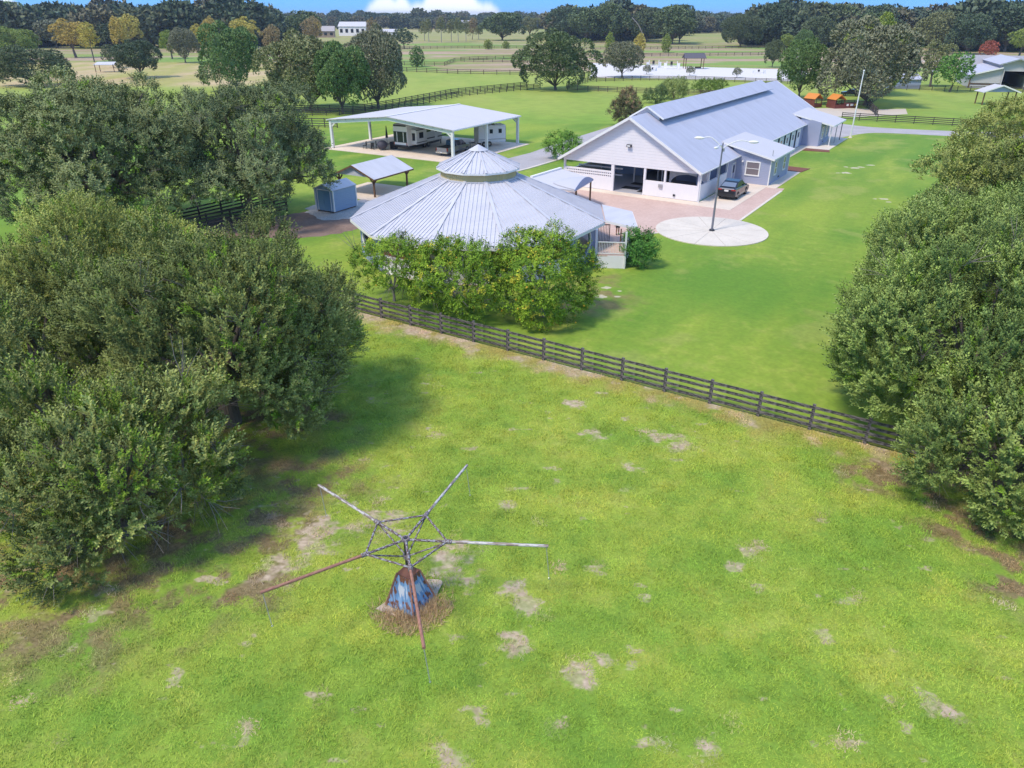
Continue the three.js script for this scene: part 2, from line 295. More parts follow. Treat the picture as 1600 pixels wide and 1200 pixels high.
// earth track and gravel by the shed
{
  const t = texture(512, 512, (u, v) => { const n = tn(u, v, 6, 5, 4), m = tn(u, v, 50, 3, 1); return mix3([0.15, 0.095, 0.075], [0.30, 0.21, 0.17], clamp(n * 0.8 + m * 0.6 - 0.2)); }, { rx: 0.11, ry: 0.11 });
  const gr = texture(256, 256, (u, v) => { const m = tn(u, v, 60, 2, 1), n = tn(u, v, 5, 3, 2), k = 0.25 + 0.5 * m * (0.6 + 0.6 * n); return [k, k * 0.96, k * 0.93]; }, { rx: 0.3, ry: 0.3 });
  const wob = (pts, a) => smoothPts(pts.concat([pts[0]]), 10).map(([x, z]) => [x + (fbm(x * 1.3, z * 1.3, 3) - 0.5) * a, z + (fbm(x * 1.3 + 9, z * 1.3, 3) - 0.5) * a]);
  struct('dirt_track', flat(wob([[-30, -62.6], [-23, -61.4], [-18.4, -61.6], [-14.0, -64.4], [-11.8, -68.6], [-14.5, -71.5], [-19.2, -71.5], [-24.2, -68.0], [-28, -69]], 1.2), -0.002), mat([1, 1, 1], 0.95, { map: t, bumpMap: fineBump, bumpScale: 0.03 }));
  struct('gravel_bed', flat(wob([[-20.1, -70.4], [-17.6, -67.6], [-14.6, -69.5], [-13.6, -73.2], [-16.5, -75.5], [-20.6, -73.4]], 0.9), 0.004), mat([1, 1, 1], 0.95, { map: gr, bumpMap: fineBump, bumpScale: 0.05 }));
}
// paver court between the round pen and the barn, pale aprons and the round lamp pad
struct('paver_court', flat([[2.0, -66], [5.2, -62.2], [5.6, -57.2], [9.6, -57.0], [10.0, -62.2], [10.2, -62.2], [13.2, -63.2], [18, -64], [21.6, -67.5], [29.6, -79.8], [30.6, -81.6], [28.0, -82.6], [22, -72.6], [19.4, -73.2], [3.6, -84.4], [1.2, -80], [-3.2, -70.5]], 0.006), M.pavers);
struct('court_edge', merge([beam(V3(10.2, 0.01, -62.1), V3(13.4, 0.01, -63.3), 0.22, 0.05), beam(V3(21.6, 0.01, -67.5), V3(29.8, 0.01, -80.3), 0.25, 0.05)]), M.paleConcrete);
{
  const c = thing('lamp_pad', 'round pale concrete pad with radial joints under the light pole', 'pad', [17.97, 0, -63.85]); c.userData.kind = 'structure'; delete c.userData.category;
  for (let k = 0; k < 12; k++) {      // twelve cast wedges with open joints
    const a0 = k * Math.PI / 6 + 0.0035, a1 = (k + 1) * Math.PI / 6 - 0.0035, pts = [[0.05 * Math.cos((a0 + a1) / 2), 0.05 * Math.sin((a0 + a1) / 2)]];
    for (let i = 0; i <= 8; i++) { const a = mix(a0, a1, i / 8); pts.push([4.93 * Math.cos(a), 4.93 * Math.sin(a)]); }
    mesh('wedge', flat(pts, 0.06, -0.05), M.paleConcrete, c);
  }
}
// riding arena of pale sand, and its far neighbours
struct('sand_arena', flat([[24, -243], [27, -262], [30, -322], [64, -298], [102, -279], [100, -262], [83.5, -229], [57, -236], [38, -240]], 0.004), mat([0.66, 0.635, 0.64], 0.95, { map: paintMap, bumpMap: fineBump, bumpScale: 0.02 }));
struct('side_path', flat([[57, -152], [62, -160], [70, -160.5], [76, -158], [82, -159], [78, -150], [68, -146], [60, -146]], 0.0), mat([0.56, 0.49, 0.42], 0.95, { map: paintMap }));
struct('far_lane', flat([[150, -340], [260, -330], [260, -324], [150, -333]], 0.004), M.paleConcrete);
// ---------------------------------------------------------------- grass tufts standing in the paddock
{
  const r = rng(5), variants = [];
  for (let v = 0; v < 3; v++) {
    const pos = [];
    for (let i = 0; i < 80; i++) {
      const cx = (r() - 0.5) * 0.62, cz = (r() - 0.5) * 0.62, a = r() * 6.283, L = 0.08 + 0.13 * r() * r(), lean = 0.5 + r() * 0.9, w = 0.007 + 0.008 * r();
      const dx = Math.cos(a), dz = Math.sin(a), tx = cx + dx * L * Math.sin(lean), tz = cz + dz * L * Math.sin(lean), ty = L * Math.cos(lean) * 0.9 + 0.015;
      pos.push(cx - dz * w, 0, cz + dx * w, cx + dz * w, 0, cz - dx * w, tx, ty, tz);
    }
    const g = new THREE.BufferGeometry(); g.setAttribute('position', new THREE.Float32BufferAttribute(pos, 3)); g.computeVertexNormals(); variants.push(g);
  }
  const spots = [[], [], []], rr = rng(11), cy = Math.cos(0.475), sy = Math.sin(0.475);
  for (let z = -9; z > -60; z -= 0.36) for (let x = -34; x < 34; x += 0.36) {
    const X = x + (rr() - 0.5) * 0.36, Z = z + (rr() - 0.5) * 0.36, dep = 17.3 * sy - Z * cy; if (Math.abs(X) > dep * 0.74 + 1) continue;
    if (fenceSide(X, Z) < 0.05) continue;
    const c = paddock(X, Z); if (rr() < c[3] * 0.9) continue; if (rr() < c[4] * 0.35) continue;
    spots[(rr() * 3) | 0].push([X, Z, c]);
  }
  const gm = mat([1, 1, 1], 0.85);
  spots.forEach((list, v) => {
    const im = new THREE.InstancedMesh(variants[v], gm, list.length), m4 = new THREE.Matrix4(), q = new THREE.Quaternion(), e = new THREE.Euler(), c = new THREE.Color();
    list.forEach(([x, z, k], i) => {
      const hgt = 0.4 + 0.75 * smooth(0.3, 0.75, fbm(x * 2.2 + 40, z * 2.8, 3)) * (0.6 + 0.8 * rr()); e.set(0, rr() * 6.283, 0); q.setFromEuler(e);
      m4.compose(V3(x, -0.006, z), q, V3(1, hgt, 1)); im.setMatrixAt(i, m4); const b = 1.15 + 0.5 * rr(); c.setRGB(k[0] * b * (0.95 + 0.25 * rr()), k[1] * b, k[2] * b); im.setColorAt(i, c);
    });
    im.name = numbered('grass_tufts'); im.userData = { kind: 'stuff', label: 'short green pasture grass standing in the near paddock', category: 'grass', group: 'paddock grass' }; im.castShadow = im.receiveShadow = true; scene.add(im);
  });
}

// ================================================================ PLANTS
function pushLeaf(P, N, C, o, dir, side, L, w, shade) {      // a folded leaf blade: two triangles
  const n = side.clone().cross(dir).normalize(), tip = o.clone().addScaledVector(dir, L), mid = o.clone().addScaledVector(dir, L * 0.45);
  const a = mid.clone().addScaledVector(side, w / 2).addScaledVector(n, w * 0.14), b = mid.clone().addScaledVector(side, -w / 2).addScaledVector(n, w * 0.14);
  for (const v of [o, a, tip, o, tip, b]) { P.push(v.x, v.y, v.z); N.push(n.x, n.y, n.z); C.push(...shade); }
}
function geoOf(P, N, C) { const g = new THREE.BufferGeometry(); g.setAttribute('position', new THREE.Float32BufferAttribute(P, 3)); g.setAttribute('normal', new THREE.Float32BufferAttribute(N, 3)); if (C) g.setAttribute('color', new THREE.Float32BufferAttribute(C, 3)); return g; }
const onSphere = r => { const y = 1 - 2 * r(), a = r() * 6.2832, s = Math.sqrt(1 - y * y); return V3(s * Math.cos(a), y, s * Math.sin(a)); };
// a leafy shoot growing along +y with small side twigs
function shoot(seed, { len = 0.9, n = 26, L = 0.16, w = 0.06, spread = 0.25, up = 0.6, twigs = 3 }) {
  const r = rng(seed), P = [], N = [], C = [];
  const stems = [[V3(0, 0, 0), V3(0, 1, 0), len]];
  for (let k = 0; k < twigs; k++) { const a = r() * 6.283, t = 0.1 + 0.5 * r(); stems.push([V3(0, t * len, 0), V3(Math.cos(a) * spread * 2.4, 0.8, Math.sin(a) * spread * 2.4).normalize(), len * (0.4 + 0.3 * r())]); }
  const tot = stems.reduce((s, q) => s + q[2], 0);
  for (const [o, d, l] of stems) {
    const m = Math.round(n * l / tot);
    for (let i = 0; i < m; i++) {
      const p = o.clone().addScaledVector(d, l * (i + 0.5 + r() * 0.5) / m), a = i * 2.4 + r(), out = V3(Math.cos(a), 0, Math.sin(a)), dir = out.multiplyScalar(1).addScaledVector(d, up + r() * 0.5).normalize();
      const side = V3(-dir.z, 0, dir.x).normalize().addScaledVector(onSphere(r), 0.45); side.addScaledVector(dir, -side.dot(dir)).normalize(); const k = 0.75 + 0.5 * r();
      pushLeaf(P, N, C, p, dir, side, L * (0.7 + 0.6 * r()), w * (0.7 + 0.6 * r()), [k, k * (0.96 + 0.08 * r()), k * (0.85 + 0.3 * r())]);
    }
  }
  return geoOf(P, N, C);
}
function twigGeo(seed, len = 1.1) {
  const r = rng(seed), gs = [];
  for (let k = 0; k < 5; k++) { const d = V3(r() - 0.5, 0.5 + r() * 0.6, r() - 0.5).normalize(), o = V3(0, r() * 0.3, 0), m = o.clone().addScaledVector(d, len * 0.5), e = m.clone().addScaledVector(V3(d.x + (r() - 0.5) * 0.7, d.y, d.z + (r() - 0.5) * 0.7).normalize(), len * 0.5); gs.push(rod(o, m, 0.014, 0.01, 3), rod(m, e, 0.01, 0.004, 3)); }
  return merge(gs);
}
const leafMat = () => phys([1, 1, 1], 0.8, { vertexColors: true, specularIntensity: 0.45 });
const LEAF = leafMat();
const TWIG = mat([0.24, 0.21, 0.20], 0.95);
const SHOOT = {
  oak: [1, 2, 3].map(s => shoot(s, { len: 0.8, n: 54, L: 0.115, w: 0.055, spread: 0.17, up: 0.75, twigs: 3 })),
  oakFar: [11, 12].map(s => shoot(s, { len: 0.85, n: 40, L: 0.17, w: 0.085, spread: 0.26, up: 0.6, twigs: 4 })),
  broad: [21, 22, 23].map(s => shoot(s, { len: 0.5, n: 30, L: 0.12, w: 0.07, spread: 0.4, up: 0.35, twigs: 4 })),
};
const TWIGS = twigGeo(3);
// clumps of foliage over the upper shell of an ellipsoid
function clumps(r, { cx = 0, cy, cz = 0, rx, ry, rz = rx, n, size, low = -0.75 }) {
  const out = [];
  for (let i = 0; i < n; i++) {
    const y = 1 - (1 - low) * (i + 0.2 + 0.6 * r()) / n, a = i * 2.39996 + r() * 1.1, s = Math.sqrt(Math.max(0, 1 - y * y)), q = size * (0.45 + 0.95 * r()), k = 1.08 - 0.5 * q / Math.max(rx, 1) - 0.42 * r();
    const o = V3(s * Math.cos(a), y, s * Math.sin(a));
    out.push({ c: V3(cx + rx * o.x * k, cy + ry * y * k, cz + rz * o.z * k), r: q, tint: r(), warm: r(), ax: o.multiplyScalar(0.75).add(V3(0, 0.7, 0)).normalize() });
  }
  return out;
}
function crownPoints(r, lobes, per, center, upBias = 0.5, core) {
  const out = [];
  for (const l of lobes) {
    const m = Math.round(per * l.r * l.r);
    for (let i = 0; i < m; i++) {
      const d = onSphere(r); if (l.ax && d.dot(l.ax) < 0.0 + 0.5 * (r() - 0.5)) continue;
      const p = l.c.clone().add(V3(d.x, d.y * 0.88, d.z).multiplyScalar(l.r * (0.84 + 0.17 * Math.sqrt(r())))); if (p.y < 0.25) continue;
      let inside = false; for (const o of lobes) if (o !== l && p.distanceToSquared(o.c) < o.r * o.r * 0.45) { inside = true; break; }
      if (inside) continue;
      const out2 = p.clone().sub(center).normalize();
      out.push({ p, axis: d.multiplyScalar(0.75).addScaledVector(out2, 0.4).addScaledVector(V3(0, 1, 0), upBias).addScaledVector(onSphere(r), 0.35).normalize(), l });
    }
  }
  if (core) for (const c of core) {      // leaves deep in the crown, behind the clumps
    const m = Math.round(c.rx * c.ry * 22 * (c.thin || 1)); for (let i = 0; i < m; i++) { const d = onSphere(r), k = 0.5 + 0.14 * r(), p = V3((c.cx || 0) + d.x * c.rx * k, c.cy + d.y * c.ry * k, (c.cz || 0) + d.z * (c.rz || c.rx) * k); if (p.y > 0.3) out.push({ p, axis: d.addScaledVector(onSphere(r), 0.8).normalize(), l: lobes[(r() * lobes.length) | 0] }); }
  }
  return out;
}
function limbs(r, lobes, base, fork, r0, frac = 0.5) {
  const gs = [rod(base.clone().add(V3(0, -0.2, 0)), fork, r0 * 1.25, r0 * 0.85, 9)];
  for (const l of lobes) {
    if (r() > frac) continue; const a = fork.clone(), e = l.c, m = a.clone().lerp(e, 0.5).add(V3((r() - 0.5) * 0.8, 0.5 * r(), (r() - 0.5) * 0.8)), k = r0 * (0.32 + 0.2 * r());
    gs.push(rod(a, m, k, k * 0.65, 6), rod(m, e, k * 0.65, k * 0.25, 5));
  }
  return merge(gs);
}
// a tree that stands near: instanced leafy shoots, limbs and bare twigs
function nearTree(name, label, cat, x, z, o, group) {
  const t = thing(name, label, cat, [x, 0, z], 0, group), r = rng(o.seed);
  const lobes = []; for (const c of o.crowns) lobes.push(...clumps(r, c));
  const ctr = V3(o.crowns[0].cx || 0, o.crowns[0].cy * 0.8, o.crowns[0].cz || 0);
  mesh('trunk', limbs(r, lobes, V3(o.tx || 0, 0, o.tz || 0), V3(o.fx || 0, o.fork || 2, o.fz || 0), o.trunk || 0.4, o.limbFrac || 0.5), o.bark || M.bark, t);
  const pts = crownPoints(r, lobes, o.per, ctr, o.up ?? 0.5, o.core === false ? null : o.crowns), geos = SHOOT[o.shoot || 'oak'], lists = geos.map(() => []);
  for (const q of pts) lists[(r() * geos.length) | 0].push(q);
  const m4 = new THREE.Matrix4(), qt = new THREE.Quaternion(), q2 = new THREE.Quaternion(), c = new THREE.Color(), Y = V3(0, 1, 0), big = o.scale || 1;
  lists.forEach((list, v) => {
    const im = new THREE.InstancedMesh(geos[v], LEAF, list.length);
    list.forEach((q, i) => {
      qt.setFromUnitVectors(Y, q.axis); q2.setFromAxisAngle(Y, r() * 6.283); qt.multiply(q2); const s = big * (0.65 + 0.6 * r());
      m4.compose(q.p, qt, V3(s, s * (0.85 + 0.4 * r()), s)); im.setMatrixAt(i, m4);
      let k = mix3(o.colA, o.colB, clamp(0.75 * q.l.tint + 0.25 * r())); if (o.colC && r() < (o.cFrac || 0.06) * (q.l.warm > 0.6 ? 2.5 : 0.5)) k = o.colC; const b = 0.85 + 0.3 * r(); c.setRGB(k[0] * b, k[1] * b, k[2] * b); im.setColorAt(i, c);
    });
    im.name = 'foliage'; im.userData.kind = 'stuff'; im.castShadow = im.receiveShadow = true; t.add(im);
  });
  if (o.twigs) {
    const im = new THREE.InstancedMesh(TWIGS, TWIG, o.twigs);
    for (let i = 0; i < o.twigs; i++) { const l = lobes[(r() * lobes.length) | 0], d = onSphere(r); qt.setFromUnitVectors(Y, d.clone().add(V3(0, 0.2, 0)).normalize()); const s = 0.6 + 0.9 * r(); m4.compose(l.c.clone().addScaledVector(d, l.r * (0.55 + 0.3 * r())), qt, V3(s, s, s)); im.setMatrixAt(i, m4); }
    im.name = 'bare_twigs'; im.userData.kind = 'stuff'; im.castShadow = im.receiveShadow = true; t.add(im);
  }
  if (o.fruit) {
    const gs = [], sp = new THREE.IcosahedronGeometry(1, 0); for (let i = 0; i < o.fruit; i++) { const q = pts[(r() * pts.length) | 0]; const g = sp.clone(), s = 0.045 + 0.02 * r(); g.scale(s, s, s); const p = q.p.clone().addScaledVector(q.axis, 0.42); g.translate(p.x, p.y, p.z); gs.push(g); }
    const f = mesh('fruit', gs, mat([0.72, 0.40, 0.035], 0.5), t); f.userData.kind = 'stuff';
  }
  return t;
}
const OAK = { up: 0.95, colA: [0.110, 0.145, 0.045], colB: [0.367, 0.414, 0.127], colC: [0.159, 0.270, 0.028], cFrac: 0.05 };
// ---------------------------------------------------------------- the big trees in front
nearTree('live_oak', 'large grey-green oak hanging over the left of the paddock, nearest the fence', 'tree', -13.4, -29.6, { ...OAK, seed: 101, per: 150, trunk: 0.42, fork: 2.2, twigs: 91, crowns: [{ cy: 4.7, rx: 6.0, ry: 4.0, n: 40, size: 1.35, low: -0.95 }, { cx: 3.4, cy: 3.4, cz: -1.8, rx: 3.0, ry: 2.6, n: 10, size: 0.99 }] });
nearTree('live_oak', 'low bushy oak at lower left, its branches reaching down to the brown grass', 'tree', -14.6, -21.4, { ...OAK, seed: 102, per: 150, trunk: 0.3, fork: 1.2, twigs: 70, colC: [0.176, 0.268, 0.032], cFrac: 0.16, crowns: [{ cy: 3.0, rx: 4.4, ry: 3.0, rz: 3.7, n: 28, size: 1.03, low: -0.95 }] });
nearTree('live_oak', 'grey-green oak cut by the left edge of the picture, half behind the bushy one', 'tree', -22, -29.8, { ...OAK, seed: 103, per: 130, trunk: 0.42, fork: 2.2, twigs: 52, crowns: [{ cy: 3.3, rx: 6.2, ry: 3.1, n: 34, size: 1.26, low: -0.85 }] });
nearTree('live_oak', 'yellowish grey-green oak top rising behind the big left oak, before the brown board fence', 'tree', -22.6, -38, { ...OAK, colB: [0.457, 0.497, 0.124], seed: 104, per: 120, trunk: 0.38, fork: 2, twigs: 42, crowns: [{ cy: 4.1, rx: 5.2, ry: 3.5, n: 32, size: 1.26, low: -0.8 }] });
nearTree('live_oak', 'broad dusty green oak at the left edge in front of the yellow trees', 'tree', -36.8, -66, { ...OAK, colA: [0.102, 0.142, 0.063], colB: [0.332, 0.378, 0.154], seed: 105, shoot: 'oakFar', per: 64, scale: 1.05, trunk: 0.5, fork: 3, twigs: 42, crowns: [{ cy: 6.0, rx: 9.8, ry: 6.0, rz: 7.5, n: 70, size: 1.67, low: -0.7 }] });
nearTree('live_oak', 'spreading dusty oak with its bare trunk beside the dirt track and the blue shed', 'tree', -25.0, -68.4, { ...OAK, colA: [0.080, 0.116, 0.054], colB: [0.278, 0.329, 0.145], seed: 106, shoot: 'oakFar', per: 64, trunk: 0.34, fork: 3.2, twigs: 42, limbFrac: 0.7, crowns: [{ cx: 0.6, cy: 6.4, rx: 7.0, ry: 5.7, n: 56, size: 1.44, low: -0.85 }] });
nearTree('live_oak', 'dense green oak at right standing where the paddock fence ends', 'tree', 20.4, -28.8, { ...OAK, colA: [0.101, 0.167, 0.045], colB: [0.312, 0.410, 0.110], seed: 107, per: 150, trunk: 0.4, fork: 1.8, twigs: 52, crowns: [{ cy: 4.2, rx: 5.7, ry: 4.1, n: 36, size: 1.30, low: -0.95 }] });
nearTree('live_oak', 'dense green oak at the lower right corner with low branches over brown earth', 'tree', 19.3, -23.4, { ...OAK, colA: [0.097, 0.161, 0.044], colB: [0.312, 0.390, 0.103], seed: 108, per: 150, trunk: 0.3, fork: 1.3, twigs: 52, crowns: [{ cy: 2.7, rx: 3.7, ry: 2.8, n: 26, size: 0.99, low: -0.95 }] });
nearTree('live_oak', 'green oak at the right edge, its left side bulging over the bright lawn', 'tree', 25.4, -36.8, { ...OAK, colA: [0.107, 0.169, 0.048], colB: [0.332, 0.432, 0.124], seed: 109, per: 130, trunk: 0.42, fork: 2, twigs: 42, crowns: [{ cy: 4.5, rx: 6.7, ry: 4.4, n: 40, size: 1.35, low: -0.9 }] });
nearTree('live_oak', 'olive green oak at the right edge, half-way up toward the road', 'tree', 34.5, -49, { ...OAK, colB: [0.416, 0.476, 0.132], colC: [0.216, 0.306, 0.035], seed: 110, shoot: 'oakFar', per: 80, trunk: 0.4, fork: 2.2, twigs: 31, crowns: [{ cy: 5.0, rx: 6.7, ry: 4.9, n: 40, size: 1.44, low: -0.85 }] });
nearTree('live_oak', 'olive green oak at the right edge whose crown hides the end of the road', 'tree', 48, -68, { ...OAK, colB: [0.437, 0.476, 0.132], seed: 111, shoot: 'oakFar', per: 64, trunk: 0.42, fork: 2.4, twigs: 28, crowns: [{ cy: 5.4, rx: 7.3, ry: 5.2, n: 40, size: 1.53, low: -0.8 }] });
// ---------------------------------------------------------------- citrus trees and shrubs by the buildings
const CITRUS = { shoot: 'broad', colA: [0.10, 0.21, 0.022], colB: [0.265, 0.41, 0.036], colC: [0.504, 0.504, 0.053], cFrac: 0.035, up: 0.35, bark: M.barkGrey };
nearTree('citrus_tree', 'thin airy citrus tree with bare stems before the left end of the round pen', 'tree', -8.0, -46.0, { ...CITRUS, seed: 201, core: false, per: 130, trunk: 0.09, fork: 0.8, twigs: 38, limbFrac: 0.9, fruit: 14, crowns: [{ cy: 2.6, rx: 2.6, ry: 1.8, n: 20, size: 0.75, low: -0.8 }] });
nearTree('citrus_tree', 'middle citrus tree with yellow fruit in front of the round pen', 'tree', -3.3, -43.6, { ...CITRUS, seed: 202, per: 120, trunk: 0.12, fork: 0.8, twigs: 21, fruit: 46, crowns: [{ cy: 2.4, rx: 3.3, ry: 2.3, n: 36, size: 0.85, low: -0.97 }] });
nearTree('citrus_tree', 'largest and brightest citrus tree, dotted with fruit, by the porch of the round pen', 'tree', 2.0, -43.2, { ...CITRUS, seed: 203, per: 130, trunk: 0.14, fork: 0.9, fruit: 80, crowns: [{ cy: 2.75, rx: 3.0, ry: 2.75, n: 38, size: 0.9, low: -0.97 }] });
nearTree('round_shrub', 'dense dark green shrub beside the porch of the round pen', 'shrub', 9.75, -53.6, { shoot: 'broad', colA: [0.060, 0.187, 0.034], colB: [0.145, 0.340, 0.060], seed: 204, per: 190, trunk: 0.06, fork: 0.4, crowns: [{ cy: 1.3, rx: 1.05, ry: 1.35, n: 18, size: 0.5, low: -0.95 }] });
nearTree('round_shrub', 'green shrub standing at the left eave of the barn', 'shrub', 7.0, -100.3, { shoot: 'broad', colA: [0.085, 0.221, 0.034], colB: [0.238, 0.425, 0.068], seed: 205, per: 90, scale: 1.3, trunk: 0.1, fork: 0.6, crowns: [{ cy: 1.7, rx: 2.1, ry: 1.5, n: 16, size: 0.75, low: -0.9 }] });
nearTree('magnolia', 'dark olive conical tree showing above the left roof edge of the barn', 'tree', 20.0, -133, { shoot: 'oakFar', colA: [0.076, 0.093, 0.043], colB: [0.221, 0.204, 0.093], colC: [0.374, 0.238, 0.136], cFrac: 0.1, seed: 206, per: 70, trunk: 0.15, fork: 1.2, crowns: [{ cy: 2.4, rx: 2.4, ry: 2.2, n: 18, size: 0.8, low: -0.9 }, { cy: 4.6, rx: 1.1, ry: 1.6, n: 8, size: 0.6 }] });
// ---------------------------------------------------------------- trees farther off: shared crowns, one object each
function farCrown(seed, { h, w, base, n, size, per, L, lw, form = 'round' }) {
  const r = rng(seed); let lobes;
  if (form === 'pine') { lobes = []; for (let i = 0; i < n; i++) { const t = i / n, a = i * 2.4; lobes.push({ c: V3(Math.cos(a) * w * 0.32 * (1.1 - t), h * (base + (0.97 - base) * t), Math.sin(a) * w * 0.32 * (1.1 - t)), r: size * (0.6 + 0.6 * r()) }); } }
  else if (form === 'column') { lobes = []; for (let i = 0; i < n; i++) { const t = i / n, a = i * 2.4, k = Math.sin(Math.PI * (0.18 + 0.78 * t)); lobes.push({ c: V3(Math.cos(a) * w * 0.25 * k, h * (base + (0.95 - base) * t), Math.sin(a) * w * 0.25 * k), r: size * (0.7 + 0.4 * r()) * (0.5 + 0.5 * k) }); } }
  else lobes = clumps(r, { cy: h * (base + (1 - base) * 0.48), rx: w / 2 * 0.95, ry: h * (1 - base) * 0.5, n, size, low: -0.72 });
  const ctr = V3(0, h * (base + (1 - base) * 0.4), 0), P = [], N = [], C = [];
  for (const q of crownPoints(r, lobes, per * 1.5, ctr, 0.45, form === 'round' ? [{ cy: h * (base + (1 - base) * 0.48), rx: w / 2, ry: h * (1 - base) * 0.5, thin: (0.5 / L) ** 2 }] : null)) for (let k = 0; k < 3; k++) {
    const d = q.axis.clone().addScaledVector(onSphere(r), 0.9).normalize(), side = d.clone().cross(q.axis).addScaledVector(onSphere(r), 0.35).normalize(), b = 0.7 + 0.6 * r();
    pushLeaf(P, N, C, q.p.clone().addScaledVector(onSphere(r), L * 0.4), d, side, L * (0.7 + 0.7 * r()), lw * (0.7 + 0.6 * r()), [b, b, b * (0.85 + 0.3 * r())]);
  }
  return { crown: geoOf(P, N, C), trunk: limbs(r, lobes, V3(0, 0, 0), V3((r() - 0.5) * 0.6, h * base * (form === 'pine' ? 1.6 : 0.95), (r() - 0.5) * 0.6), h * (form === 'pine' ? 0.014 : 0.024), form === 'pine' ? 0.25 : 0.4), h, w };
}
const FT = {      // each modelled at the height h and crown width w given
  oakA: farCrown(301, { h: 14, w: 18, base: 0.06, n: 44, size: 2.3, per: 58, L: 0.44, lw: 0.26 }),
  oakB: farCrown(302, { h: 14, w: 17, base: 0.08, n: 40, size: 2.4, per: 58, L: 0.44, lw: 0.26 }),
  oakC: farCrown(303, { h: 14, w: 15, base: 0.1, n: 32, size: 2.2, per: 58, L: 0.44, lw: 0.26 }),
  tallA: farCrown(304, { h: 22, w: 22, base: 0.08, n: 34, size: 3.4, per: 10, L: 1.1, lw: 0.7 }),
  tallB: farCrown(305, { h: 22, w: 18, base: 0.10, n: 30, size: 3.0, per: 10, L: 1.1, lw: 0.7 }),
  loose: farCrown(306, { h: 14, w: 10, base: 0.22, n: 18, size: 1.7, per: 36, L: 0.46, lw: 0.27 }),
  pine: farCrown(307, { h: 16, w: 8, base: 0.45, n: 9, size: 1.7, per: 22, L: 0.7, lw: 0.34, form: 'pine' }),
  column: farCrown(308, { h: 9, w: 5, base: 0.08, n: 14, size: 1.6, per: 30, L: 0.5, lw: 0.3, form: 'column' }),
  small: farCrown(309, { h: 7, w: 6, base: 0.2, n: 14, size: 1.3, per: 34, L: 0.42, lw: 0.24 }),
};
const leafTone = c => mat(c, 0.65, { vertexColors: true });
const TONE = { dark: leafTone([0.104, 0.140, 0.061]), deep: leafTone([0.073, 0.116, 0.055]), olive: leafTone([0.207, 0.226, 0.091]), grey: leafTone([0.195, 0.207, 0.122]), green: leafTone([0.122, 0.207, 0.055]), lime: leafTone([0.24, 0.31, 0.05]), gold: leafTone([0.50, 0.43, 0.09]), amber: leafTone([0.50, 0.38, 0.09]), rust: leafTone([0.36, 0.10, 0.06]), tan: leafTone([0.30, 0.23, 0.11]), bright: leafTone([0.11, 0.25, 0.04]), fresh: leafTone([0.116, 0.165, 0.061]) };
